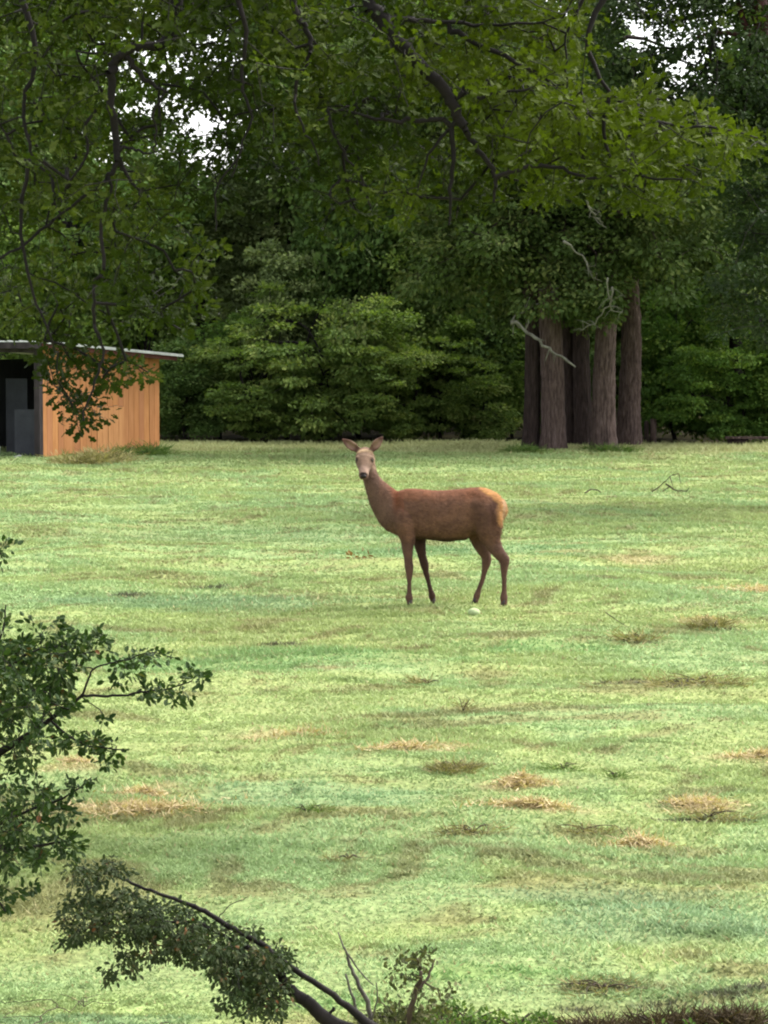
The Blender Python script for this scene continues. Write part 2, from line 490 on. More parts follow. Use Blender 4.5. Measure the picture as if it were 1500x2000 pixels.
def grass_colour(x, y):
    """colour the grass has here"""
    x = np.asarray(x, float); y = np.asarray(y, float)
    wx = x + 1.1 * (fbm(x / 1.9, y / 1.9, 11, 2) - .5) * 2; wy = y + 1.6 * (fbm(x / 1.7, y / 2.3, 12, 2) - .5) * 2
    a = fbm(wx / 1.5 + .3 * wy / 3, wy / 1.3, 21, 5)[:, None]
    b = fbm(wx / 3.1 + 9, wy / 3.6, 33, 4)[:, None]
    c = fbm(wx / .42, wy / .36, 45, 4)[:, None]
    e = fbm(x / .16, y / .16, 49, 2)[:, None]
    pale = np.array([.240, .308, .118]); blue = np.array([.216, .306, .134]); oliv = np.array([.216, .258, .086]); dry = np.array([.165, .145, .066]); light = np.array([.282, .340, .150])
    col = pale * (1 - sstep(a, .40, .62)) + blue * sstep(a, .40, .62)
    k = sstep(b, .47, .70) * .5; col = col * (1 - k) + oliv * k
    k = sstep(1 - a, .50, .68) * .35; col = col * (1 - k) + light * k
    k = sstep(c, .585, .69) * .62; col = col * (1 - k) + dry * k
    col = col * (.88 + .26 * e) * np.array([1.05, 1.04, .98])
    for gx, gy, ra, rb, gc in GREENP:
        d = np.sqrt(((x - gx) / ra) ** 2 + ((y - gy) / rb) ** 2)[:, None] + (c - .5) * 1.2 + (a - .5) * 1.4
        k = .6 * (1 - sstep(d, .4, 1.2)); col = col * (1 - k) + np.array(gc) * .72 * k
    for gx, gy, ra, rb in TANP:
        d = np.sqrt(((x - gx) / ra) ** 2 + ((y - gy) / rb) ** 2)[:, None] + (c - .5) * 2.2
        k = .6 * (1 - sstep(d, .1, 1.2)); col = col * (1 - k) + np.array([.44, .335, .185]) * k
    for gx, gy, ra, rb in SOILP:
        d = np.sqrt(((x - gx) / ra) ** 2 + ((y - gy) / rb) ** 2)[:, None] + (c - .5) * 2.0
        k = .85 * (1 - sstep(d, .4, 1.15)); col = col * (1 - k) + np.array([.045, .034, .024]) * k
    # rank yellow grass under the forest edge, tree shade painted as a darker, greener strip before it, leaf litter inside the wood
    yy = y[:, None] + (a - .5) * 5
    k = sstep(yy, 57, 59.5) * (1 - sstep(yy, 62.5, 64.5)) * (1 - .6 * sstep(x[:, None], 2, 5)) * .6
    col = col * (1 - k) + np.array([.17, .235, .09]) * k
    k = sstep(yy, 64.5, 66) * .8; col = col * (1 - k) + np.array([.36, .37, .17]) * k
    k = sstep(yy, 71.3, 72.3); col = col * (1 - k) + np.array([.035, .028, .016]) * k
    return col


def grass_gap(x, y):
    g = fbm(x / .9 + .2 * y, y / .33, 61, 4)
    g2 = fbm(x / 3.2 + .4 * y, y / 1.3, 71, 3)
    return g * .65 + g2 * .35


def build_ground():
    xs = np.concatenate([[-500, -200, -80, -40], np.arange(-24, 24.01, .16), [40, 80, 200, 500]])
    ys = [-60., -20., 0., 5.]; y = 9.0
    while y < 80: ys.append(y); y += .05 + (y - 9) * .0033
    ys += [90, 110, 150, 250, 600, 1200]
    ys = np.array(ys)
    X, Y = np.meshgrid(xs, ys); nx, ny = len(xs), len(ys)
    x, y = X.ravel(), Y.ravel()
    z = terrain(x, y)
    V = np.stack([x, y, z], 1)
    i = np.arange((ny - 1) * nx).reshape(ny - 1, nx)[:, :-1].ravel()
    Fc = np.stack([i, i + 1, i + nx + 1, i + nx], 1)
    g = grass_gap(x, y)[:, None]
    far = sstep(y, 14, 50)[:, None]
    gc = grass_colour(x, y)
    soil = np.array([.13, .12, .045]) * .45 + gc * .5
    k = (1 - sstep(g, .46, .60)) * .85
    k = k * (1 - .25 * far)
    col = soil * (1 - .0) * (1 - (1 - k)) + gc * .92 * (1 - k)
    me = mesh_np('ground', V, Fc, cols={'Col': col}, smooth=True)
    o = link('ground', me, vcol_mat('field_soil', rough=.95, scale=26, amount=.45, bump=.8, dist=.03, spec=.05))
    tag(o, 'mown pale green field running to the forest edge', None, None, 'structure')


build_ground()


def build_grass():
    rng = np.random.default_rng(4)
    n = 1300000
    y = 11.2 * (70 / 11.2) ** (rng.random(n) ** 1.0)
    hw = y * 750 / F * 1.16 + .5
    x = (rng.random(n) * 2 - 1) * hw
    g = grass_gap(x, y)
    keep = rng.random(n) < (.22 + .78 * sstep(g, .44, .60))
    x, y, g = x[keep], y[keep], g[keep]; n = len(x)
    z = terrain(x, y)
    dist = y
    rank = fbm(x / 1.6, y / 1.6, 91, 3)
    tall = sstep(y, 64.5, 67) * 1.0
    h = (.014 + .0006 * dist) * (.65 + .5 * sstep(rank, .3, .75) + tall) * (.6 + .8 * rng.random(n))
    w = (.0030 + .00036 * dist) * (.7 + .6 * rng.random(n))
    lean = rng.normal(0, 1, (n, 2)) * .9
    th = rng.random(n) * 2 * PI
    base = np.stack([x, y, z - .004], 1)
    side = np.stack([np.cos(th), np.sin(th), 0 * th], 1) * w[:, None]
    up = np.stack([lean[:, 0], lean[:, 1], np.ones(n)], 1) * h[:, None]
    V = np.stack([base - side, base + side, base + up], 1).reshape(-1, 3)
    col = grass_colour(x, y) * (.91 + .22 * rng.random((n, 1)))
    dead = rng.random(n) < .035
    col[dead] = np.array([.30, .27, .13]) * (.8 + .4 * rng.random((dead.sum(), 1)))
    col = np.repeat(col, 3, 0)
    me = mesh_np('grass', V, np.arange(n * 3).reshape(-1, 3), cols={'Col': col})
    o = link('grass', me, vcol_mat('grass_blade', rough=.7, scale=3, amount=.1, bump=0, trans=.3))
    tag(o, 'short mown grass covering the field', 'grass', None, 'stuff')


build_grass()


# ------------------------------------------------------------------ shed
def build_shed():
    c = ground_at(80, 893)
    c2 = ground_at(311, 880)
    D = c[1]
    d = c2 - c; d[2] = 0
    L = float(np.linalg.norm(d)); ang = math.atan2(d[1], d[0])
    base = float(min(c[2], c2[2])) - .03
    root = empty('shed', (c[0], c[1], base), ang, 'small orange board-sided shed with open dark front and lean-to metal roof at the field edge', 'shed')
    # local frame: x along the orange side wall away from us, y towards the open front's far side (left)
    H0, H1 = 2.30, 2.02
    wood = noise_mat('orange_boards', [(.25, (.30, .125, .045)), (.5, (.38, .165, .062)), (.75, (.46, .215, .088))], 3.0, (3, 3, .5), rough=.75, bump=.25, dist=.01)
    pale = noise_mat('pale_orange_boards', [(.25, (.33, .145, .055)), (.5, (.42, .20, .08)), (.75, (.50, .25, .11))], 3.0, (3, 3, .5), rough=.75, bump=.25, dist=.01)
    dark = noise_mat('dark_frame', [(.3, (.015, .012, .012)), (.7, (.045, .036, .038))], 5, (1, 1, .3))
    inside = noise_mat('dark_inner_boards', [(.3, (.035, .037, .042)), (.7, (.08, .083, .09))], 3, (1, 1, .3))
    grey = noise_mat('grey_board', [(.3, (.026, .028, .033)), (.7, (.045, .047, .054))], 3)
    metal = noise_mat('galvanised_metal', [(.3, (.22, .235, .22)), (.7, (.42, .44, .42))], 4, rough=.45, bump=.1)
    rust = noise_mat('rusty_fascia', [(.3, (.04, .014, .010)), (.7, (.10, .035, .025))], 5)
    n = 22; w = L / n
    woods = [wood] + [noise_mat('orange_boards_%s' % nm, [(.22, (.30 * q, .125 * q2, .045)), (.5, (.38 * q, .165 * q2, .062)), (.78, (.46 * q, .215 * q2, .088))], sc, (3, 3, .4), rough=.8, bump=.35, dist=.012)
                      for nm, q, q2, sc in (('worn', .95, .96, 4), ('faded', 1.03, 1.05, 5), ('stained', .88, .87, 2.5))]
    rng = np.random.default_rng(8)
    for i in range(n):
        x0 = i * w
        h = H0 + (H1 - H0) * (i + .5) / n
        dy = rng.normal(0, .003)
        if 10 <= i <= 14:       # lower sheet is a newer, paler piece
            g = Geo(); lo = 1.02 + (.02 * (i % 2)); g.box((x0 + w / 2, -.016 + dy, lo / 2), (w - .012, .024, lo))
            b = link('board', g.mesh('board', False), pale, root); b['label'] = 'paler lower board of the side wall'
            g = Geo(); g.box((x0 + w / 2, dy - .002, (h + lo) / 2 + .006), (w - .012, .02, h - lo - .012)); link('board', g.mesh('board', False), woods[int(rng.integers(0, 4))], root)
        else:
            g = Geo(); g.box((x0 + w / 2, dy, h / 2), (w - .012, .022, h)); link('board', g.mesh('board', False), woods[int(rng.integers(0, 4))], root)
    W_ = 3.2
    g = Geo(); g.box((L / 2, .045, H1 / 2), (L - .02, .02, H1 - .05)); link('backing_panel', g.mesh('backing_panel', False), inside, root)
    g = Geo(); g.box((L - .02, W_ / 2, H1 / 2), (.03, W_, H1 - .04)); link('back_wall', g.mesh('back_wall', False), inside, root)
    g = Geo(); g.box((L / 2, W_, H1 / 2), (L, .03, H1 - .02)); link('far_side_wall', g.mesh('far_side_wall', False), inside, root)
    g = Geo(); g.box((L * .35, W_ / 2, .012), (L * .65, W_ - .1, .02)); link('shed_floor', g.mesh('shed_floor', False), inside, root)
    for yy in np.linspace(.3, W_ - .2, 6):
        g = Geo(); g.box((L - .07, yy, H1 / 2), (.06, .05, H1 - .06)); link('stud', g.mesh('stud', False), dark, root)
    for yy, hh in ((.95, 1.75), (1.7, 1.6)):
        g = Geo(); g.box((L * .35, yy, hh / 2 + .03), (.03, .55, hh)); link('inner_panel', g.mesh('inner_panel', False), grey, root)
    for zz in (.55, 1.25):
        g = Geo(); g.box((L - .10, W_ / 2, zz), (.05, W_ - .1, .09)); link('rail', g.mesh('rail', False), dark, root)
    for yy in (0.02, W_ * .5, W_):
        g = Geo(); g.box((-.04, yy, H0 / 2 + .03), (.13, .13, H0 + .06)); link('post', g.mesh('post', False), dark, root)
    g = Geo(); g.box((-.03, W_ / 2, H0 - .02), (.07, W_ + .1, .16)); link('lintel', g.mesh('lintel', False), dark, root)
    # roof: sloping sheet, ribs, white edge strip, rusty fascia under the eave
    sl = math.atan2(H1 - H0, L)
    R = np.array([[math.cos(sl), 0, -math.sin(sl)], [0, 1, 0], [math.sin(sl), 0, math.cos(sl)]])
    x0, x1 = -.32, L + .5
    def onroof(x, y, dz): return np.array([x, y, H0 + (H1 - H0) * x / L + .1 + dz])
    ll = (x1 - x0) / math.cos(sl)
    g = Geo(); g.box(onroof((x0 + x1) / 2, W_ / 2, .0), (ll, W_ + .6, .02), R); link('roof', g.mesh('roof', False), metal, root)
    nr = 14
    for i in range(nr):
        yy = -.28 + (W_ + .56) * i / (nr - 1)
        g = Geo(); g.box(onroof((x0 + x1) / 2, yy, .022), (ll, .035, .024), R); link('roof_rib', g.mesh('roof_rib', False), metal, root)
    g = Geo(); g.box(onroof((x0 + x1) / 2, -.315, .0), (ll, .02, .05), R); link('edge_strip', g.mesh('edge_strip', False), metal, root)
    g = Geo(); g.box(onroof(L * .5, -.27, -.07), (ll * .96, .03, .09), R); link('rafter', g.mesh('rafter', False), rust, root)
    g = Geo(); g.box(onroof(-.31, W_ / 2, -.07), (.03, W_ + .5, .13), R); link('fascia', g.mesh('fascia', False), dark, root)
    # things standing in the open front
    Rm = Matrix.Rotation(ang, 3, 'Z')
    def world(x, y, z): v = Rm @ Vector((x, y, z)); return (c[0] + v.x, c[1] + v.y, base + z)
    g = Geo(); g.box((0, 0, .50), (.03, .62, 1.0)); g2 = Geo()
    o = link('grey_panel', g.mesh('grey_panel', False), grey, None, world(.35, .58, .02)); o.rotation_euler.z = ang
    tag(o, 'plain grey board leaning upright inside the dark open shed front', 'board')
    g = Geo(); g.tube([(0, 0, 0), (0, 0, .02), (0, 0, .26), (0, 0, .27)], [.1, .115, .14, .12], 16)
    o = link('bucket', g.mesh('bucket'), noise_mat('pale_plastic', [(.3, (.25, .30, .22)), (.7, (.4, .45, .35))], 5), None, world(-.25, 1.0, .0))
    tag(o, 'pale greenish bucket on the floor of the open shed', 'bucket')
    g = Geo(); g.tube([(-.12, 0, .03), (0, .02, .05), (.1, 0, .03)], [.03, .05, .03], 8, flat=1.3)
    o = link('pale_rag', g.mesh('pale_rag'), noise_mat('rag', [(.3, (.35, .34, .33)), (.7, (.6, .58, .55))], 9), None, world(-.12, .45, .0))
    tag(o, 'crumpled white rag by the post at the shed front', 'rag')


build_shed()


# ------------------------------------------------------------------ trees of the forest edge
def crown_mesh(name, seed, rx, rz, n_att, per, spread, size, tpl=T_CARD, low=-1.0, flat=.35, droop=.15, trunk_h=3.0, rtrunk=.2, clump=18):
    """a crown centred at the origin plus its limbs; trunk foot at z = -(rz+trunk_h)"""
    rng = np.random.default_rng(seed)
    # clump centres on an uneven envelope
    cc = norm(rng.normal(0, 1, (clump, 3))) * (.45 + .5 * rng.random((clump, 1)))
    cc[:, 2] = np.maximum(cc[:, 2], low)
    cr = .22 + .30 * rng.random(clump)
    idx = rng.integers(0, clump, n_att)
    a = cc[idx] + norm(rng.normal(0, 1, (n_att, 3))) * cr[idx][:, None] * (rng.random((n_att, 1)) ** .35)
    k = np.linalg.norm(a, axis=1); a *= np.where(k > 1.15, 1.15 / k, 1)[:, None]
    a *= np.array([rx, rx, rz])
    a[:, 2] = np.maximum(a[:, 2], low * rz + rng.random(n_att) * .4)
    sk = Skel()
    foot = np.array([0, 0, -rz - trunk_h])
    sk.limb([foot, foot + (0, 0, trunk_h * .6), (rng.normal(0, .15), rng.normal(0, .15), -rz * .5), (rng.normal(0, .3), rng.normal(0, .3), rz * .2), (0, 0, rz * .8)],
            [rtrunk * 1.25, rtrunk, rtrunk * .8, rtrunk * .45, rtrunk * .12], 4)
    base = len(sk.P)
    for i in range(9):
        c = cc[i % clump] * np.array([rx, rx, rz]) * .8
        st = np.array([0, 0, c[2] * .5 - rz * .35])
        sk.limb([st, (st + c) / 2 + np.array([0, 0, .3]), c], [rtrunk * .4, rtrunk * .25, .03], 3)
    ends, dirs = sk.grow(a, rng, seg=.8, rt=.007)
    P, Y, N, sz, ti = spray(ends, dirs, rng, per, spread, size, flat, droop, .65)
    lm = leaves(name + '_crown', P, Y, N, sz, ti, tpl)
    tm = sk.mesh(name + '_limbs', 5)
    return lm, tm


KINDS = {
    'broad': crown_mesh('broad', 11, 3.4, 4.2, 320, 95, .60, .14, trunk_h=2.2),
    'round': crown_mesh('round', 12, 3.0, 3.6, 290, 90, .55, .13, trunk_h=2.2, clump=14),
    'tall': crown_mesh('tall', 13, 2.8, 5.2, 320, 95, .58, .14, trunk_h=2.4, clump=24),
    'loose': crown_mesh('loose', 14, 3.2, 4.4, 180, 85, .6, .13, trunk_h=2.6, clump=16),
    'shrub': crown_mesh('shrub', 15, 2.0, 1.5, 300, 100, .34, .085, trunk_h=.1, rtrunk=.06, low=-.95, flat=.3, droop=.25),
    'bushy': crown_mesh('bushy', 16, 1.6, 1.9, 240, 95, .38, .10, trunk_h=.1, rtrunk=.06, low=-.95, flat=.5),
}
KH = {'broad': 4.2 + 2.2, 'round': 3.6 + 2.2, 'tall': 5.2 + 2.4, 'loose': 4.4 + 2.6, 'shrub': 1.6, 'bushy': 2.0}
_mm = {}


def far_tree(kind, mat, x, y, s, sz=1.0, rz=0.0, name='forest_tree', label='', cat='tree', group=None):
    lm, tm = KINDS[kind]
    if (kind, mat) not in _mm:
        a = lm.copy() if any(k[0] == kind for k in _mm) else lm
        a.materials.clear(); a.materials.append(M[mat]); _mm[(kind, mat)] = a
        if not tm.materials: tm.materials.append(M['bark'])
    z0 = float(terrain([x], [y])[0])
    root = empty(name, (x, y, z0 - .05), rz, label, cat, group)
    for nm, me in (('crown', _mm[(kind, mat)]), ('trunk', tm)):
        o = bpy.data.objects.new(nm, me); COL.objects.link(o); o.parent = root
        o.location = (0, 0, KH[kind] * s * sz); o.scale = (s, s, s * sz)
    return root


def X(u, D): return (u - 750) / F * D


FOREST = [
    # u, D, kind, mat, s, sz, rz, label
    (60, 78, 'broad', 'wood_a', 1.25, 1.15, .4, 'mid green broad tree rising behind the shed roof, nearest the left edge'),
    (130, 75, 'round', 'wood_b', 1.0, 1.05, 2.1, 'dark round-topped tree just behind the orange shed'),
    (395, 80, 'loose', 'wood_c', .80, .78, 1.2, 'low greyish tree standing under the left patch of open sky'),
    (640, 82, 'tall', 'wood_b', 1.15, 1.2, 5.0, 'tall dark tree behind the pale green bush, left of the middle'),
    (560, 79, 'round', 'wood_c', .85, .95, 3.3, 'grey green tree showing above the pale green bush'),
    (720, 80, 'broad', 'wood_b', 1.15, 1.35, .9, 'dark tree rising directly above the deer head'),
    (800, 76, 'round', 'wood_a', 1.1, 1.2, 4.1, 'mid green tree between the pale bush and the trunk group'),
    (905, 78, 'tall', 'wood_a', 1.1, 1.3, 2.6, 'green tree close behind the left side of the trunk group'),
    (960, 80, 'broad', 'wood_b', .95, 1.5, 3.9, 'dark tree straight behind the group of bare trunks'),
    (1180, 78, 'round', 'wood_a', .95, .9, 1.9, 'green tree behind the right side of the trunk group'),
    (1320, 80, 'loose', 'wood_a', .85, .76, 5.3, 'lower dark tree below the right patches of open sky'),
    (1440, 76, 'round', 'wood_b', 1.0, .82, .3, 'dark rounded tree behind the green thicket at the right'),
    (1700, 74, 'tall', 'wood_b', 1.2, 1.25, 2.8, 'tall dark tree rising at the far right edge'),
    (-150, 76, 'tall', 'wood_b', 1.2, 1.2, 1.0, 'tall dark tree beyond the left edge behind the shed'),
    (20, 92, 'tall', 'wood_b', 1.35, 1.35, 1.5, 'tall dark tree in the second row behind the shed'),
    (760, 94, 'broad', 'wood_b', 1.35, 1.45, 2.2, 'dark second-row tree filling the gap left of the middle'),
    (900, 94, 'broad', 'wood_b', 1.35, 1.45, .2, 'dark second-row tree right of the middle'),
    (1010, 95, 'tall', 'wood_b', 1.3, 1.4, 3.2, 'tall dark second-row tree behind the trunk group'),
    (1720, 90, 'broad', 'wood_a', 1.35, 1.3, 4.4, 'green second-row tree at the right edge'),
]
for u, D, k, m, s, sz, rz, lb in FOREST:
    far_tree(k, m, X(u, D), D, s, sz, rz, 'forest_tree', lb, 'tree', 'trees of the forest behind the field')

SHRUBS = [
    (640, 71.5, 'shrub', 'bush', 1.25, 1.02, .3, 'large pale green bush with layered sprays, behind the deer head'),
    (500, 71.8, 'shrub', 'bush', 1.0, .86, 2.0, 'pale green bush left of the largest one'),
    (775, 71.2, 'shrub', 'bush', .88, .95, 4.0, 'pale green bush at the right flank of the largest one'),
    (430, 73.0, 'bushy', 'bush_b', .85, .85, 1.0, 'deep green shrub between the shed and the pale bushes'),
    (365, 72.0, 'bushy', 'wood_b', .75, .8, 3.0, 'dark low shrub beside the right wall of the shed'),
    (560, 73.5, 'bushy', 'wood_c', 1.0, 1.15, 5.0, 'greyish upright shrub rising behind the pale bushes'),
    (860, 72.2, 'bushy', 'wood_a', .85, .85, .7, 'mid green shrub left of the trunk group'),
    (950, 71.5, 'bushy', 'bush', .70, .75, 2.5, 'small bright green shrub right beside the leftmost bare trunk'),
    (905, 73.5, 'bushy', 'wood_b', 1.1, 1.2, 4.5, 'dark tall shrub behind the small bright shrub'),
    (1320, 72.0, 'bushy', 'bush_b', .95, 1.0, 1.4, 'leafy green shrub right of the rightmost bare trunk'),
    (1420, 71.0, 'shrub', 'bush_b', .90, .95, 3.6, 'spreading deep green shrub above the fallen log'),
    (1490, 71.5, 'bushy', 'bush_b', .95, .85, 5.5, 'green shrub cut by the right edge of the photo'),
    (1250, 74.0, 'bushy', 'bush', 1.0, 1.2, .1, 'pale green shrub rising behind the rightmost trunk'),
    (1000, 72.6, 'bushy', 'wood_a', .8, .85, 3.7, 'green shrub touching the left side of the trunk group'),
    (1100, 73.0, 'bushy', 'wood_b', .9, .9, 2.2, 'dark shrub seen between the bare trunks'),
    (1180, 73.5, 'shrub', 'wood_b', .9, .9, 4.2, 'dark shrub behind the right pair of bare trunks'),
    (700, 74.5, 'bushy', 'wood_b', 1.3, 1.4, 3.0, 'dark upright shrub behind the right part of the pale bushes'),
    (800, 73.8, 'bushy', 'wood_a', 1.1, 1.2, 5.8, 'mid green upright shrub behind the right pale bush'),
    (290, 74.0, 'bushy', 'wood_a', 1.1, 1.0, 1.7, 'green shrub rising behind the shed roof edge'),
    (60, 73.0, 'bushy', 'wood_a', 1.2, 1.1, 4.9, 'green shrub rising behind the shed at the left edge'),
]
for u, D, k, m, s, sz, rz, lb in SHRUBS:
    far_tree(k, m, X(u, D), D, s, sz, rz, 'shrub', lb, 'shrub', 'shrubs along the forest edge')


def far_wood():
    rng = np.random.default_rng(77)
    n = 70000
    x = rng.uniform(-30, 30, n); y = rng.uniform(98, 112, n)
    top = 6.2 + 1.4 * vnoise(x / 2.5, y / 5, 3) + 1.5 * vnoise(x / .8, y / 2, 5)
    z = top * rng.random(n) ** .8
    P = np.stack([x, y, z], 1)
    Y = norm(rng.normal(0, 1, (n, 3))); N = rng.normal(0, .5, (n, 3)) + np.array([0, -.3, .6])
    tint = np.clip(vnoise(x / .7, z / .7, 9) * .7 + rng.random(n) * .4 - .1, 0, 1)
    me = leaves('far_wood', P, Y, N, .30 + .25 * rng.random(n), tint, T_CARD)
    tag(link('far_wood', me, M['wood_b']), 'deep dark wood closing the view behind the trees', 'wood', None, 'stuff')


far_wood()


# ------------------------------------------------------------------ the close group of big trunks
def trunk_group():
    specs = [  # u, v foot, width px, lean, bark, label
        (1036, 880, 32, .10, 'bark_dark', 'dark slim trunk at the left end of the trunk group'),
        (1076, 881, 48, .22, 'bark_far', 'thick grey trunk second from the left, under the crooked dead branch'),
        (1112, 875, 24, .10, 'bark_dark', 'thin dark trunk half hidden behind the second trunk'),
        (1140, 876, 36, .05, 'bark_dark', 'dark trunk standing back in the middle of the group'),
        (1185, 882, 49, .16, 'bark_far', 'straight light grey trunk, the palest of the group'),
        (1233, 874, 46, .30, 'bark_far', 'stout reddish grey trunk at the right end of the group'),
    ]
    rng = np.random.default_rng(5)
    crown_src = []
    for kk in range(2):
        r2 = np.random.default_rng(50 + kk)
        cl = norm(r2.normal(0, 1, (16, 3))) * (.5 + .5 * r2.random((16, 1))); cl[:, 2] = np.clip(cl[:, 2], -.85, 1)
        idx = r2.integers(0, 16, 240)
        a = cl[idx] + norm(r2.normal(0, 1, (240, 3))) * .33 * r2.random((240, 1)) ** .4
        a = a * np.array([3.3, 2.6, 3.6]) + np.array([0, 0, 7.0])
        # hanging skirt
        a[:, 2] -= 1.0 * sstep(np.hypot(a[:, 0], a[:, 1]), .8, 2.6) * (a[:, 2] < 6)
        a[:, 2] = np.maximum(a[:, 2], 2.7 + .9 * r2.random(240))
        crown_src.append(a)
    for i, (u, v, w, lean, bk, lb) in enumerate(specs):
        p = ground_at(u, v)
        r = w / F * p[1] / 2
        root = empty('bare_trunk_tree', tuple(p), 0, lb, 'tree', 'close group of big trunks at the field edge')
        g = Geo()
        n = 60
        t = np.linspace(0, 1, n); H = 9.5 if i not in (4, 5) else 6.6
        z = t * H - .1
        dx = -lean * .6 * t + .06 * np.sin(t * 6 + i)
        dyy = .05 * np.sin(t * 5 + 2 * i)
        R = r * (1.0 + .22 * np.exp(-z / .28) - .42 * t)
        g.tube(np.stack([dx, dyy, z], 1), R, 44, rough=.13, seed=i)
        link('trunk', g.mesh('trunk'), M[bk], root)
        # limbs + foliage
        if i in (1, 3, 4, 5, 0):
            r3 = np.random.default_rng(90 + i)
            sk = Skel(); sk.limb(np.stack([dx, dyy, z], 1)[::8], R[::8] * .5, 1)
            b0 = len(sk.P)
            for q in range(8):
                th = r3.random() * 2 * PI; zz = 3.4 + q * .75
                L = 1.6 + r3.random() * 1.4
                sk.limb([(0, 0, zz), (math.cos(th) * L * .5, math.sin(th) * L * .5, zz + .5), (math.cos(th) * L, math.sin(th) * L, zz + .1)], [.07, .05, .02], 3)
            att = crown_src[i % 2].copy()
            ca, sa = math.cos(i * 1.3), math.sin(i * 1.3)
            att[:, :2] = att[:, :2] @ np.array([[ca, sa], [-sa, ca]])
            att[:, 0] += (1.3 if i >= 4 else -.9 if i < 2 else .3)
            nf = 100
            fr = np.stack([r3.normal(0, 1.6, nf), -r3.uniform(.3, 2.4, nf), r3.uniform(2.3, 6.5, nf)], 1)
            fr[:, 2] = np.maximum(fr[:, 2], 2.15 + 1.9 * vnoise((fr[:, 0] + p[0]) * 1.3, fr[:, 1] * .3, 4) ** 2 * 2 + .12 * np.abs(fr[:, 0]))
            att = np.vstack([att, fr])
            W3 = att + p
            au = 750 + W3[:, 0] / W3[:, 1] * F; av = 632 - (W3[:, 2] - CAMZ) / W3[:, 1] * F
            att = att[~((au > 1165) & (au < 1500) & (av < 215 + 30 * np.sin(au / 30)))]
            ends, dirs = sk.grow(att, r3, seg=.7, rt=.006)
            P, Y, N, sz, ti = spray(ends, dirs, r3, 75, .5, .12, .5, .3, .6)
            link('branches', sk.mesh('branches', 5, lo=b0), M['bark_dark'], root)
            link('crown', leaves('crown', P, Y, N, sz, ti, T_CARD), M['cedar'], root)
        r4 = np.random.default_rng(400 + i)

        def dead(qq, r0, name='dead_branch'):
            g = Geo(); g.tube(qq, np.linspace(r0, r0 * .45, len(qq)), 8, rough=.5, seed=3)
            for _ in range(7):
                k = r4.integers(2, len(qq) - 1); dv = norm(r4.normal(0, 1, 3) * (1, .5, 1)); L = r4.uniform(.12, .4)
                a = qq[k]; m = a + dv * L * .5 + r4.normal(0, .03, 3); e = a + dv * L + (0, 0, -.04)
                g.tube(np.array([a, m, e]), np.array([r0 * .45, r0 * .3, r0 * .12]), 5)
            link(name, g.mesh(name), M['lichen'], root)
        if i == 1:
            D = p[1] - 2.3
            for pts, rr in (([(1090, 530), (1112, 548), (1075, 575), (1040, 600), (1010, 618), (998, 634)], .032),
                            ([(1002, 627), (1030, 650), (1062, 672), (1098, 695), (1125, 715)], .042)):
                g = Geo(); q = at([a for a, b in pts], [b for a, b in pts], D) - p
                q[:, 1] += np.linspace(.9 if rr < .04 else 0, 0, len(q))
                qq = np.array([np.interp(np.linspace(0, len(q) - 1, 17), np.arange(len(q)), q[:, c]) for c in range(3)]).T
                qq += rng.normal(0, .028, qq.shape)
                dead(qq, rr)
        if i == 4:
            D = p[1] - 3.0
            for pts, rr in (([(1140, 350), (1105, 358), (1078, 372), (1066, 380)], .032),
                            ([(1098, 475), (1120, 486), (1142, 500), (1158, 528), (1180, 548)], .028),
                            ([(1146, 395), (1165, 420), (1185, 440)], .024),
                            ([(1196, 560), (1190, 595), (1165, 630), (1138, 648)], .022),
                            ([(1185, 545), (1192, 580), (1198, 605), (1225, 608)], .018)):
                g = Geo(); q = at([a for a, b in pts], [b for a, b in pts], D) - p
                q[:, 1] += np.linspace(0, .9, len(q))
                qq = np.array([np.interp(np.linspace(0, len(q) - 1, 13), np.arange(len(q)), q[:, c]) for c in range(3)]).T
                qq += rng.normal(0, .025, qq.shape)
                dead(qq, rr)


trunk_group()


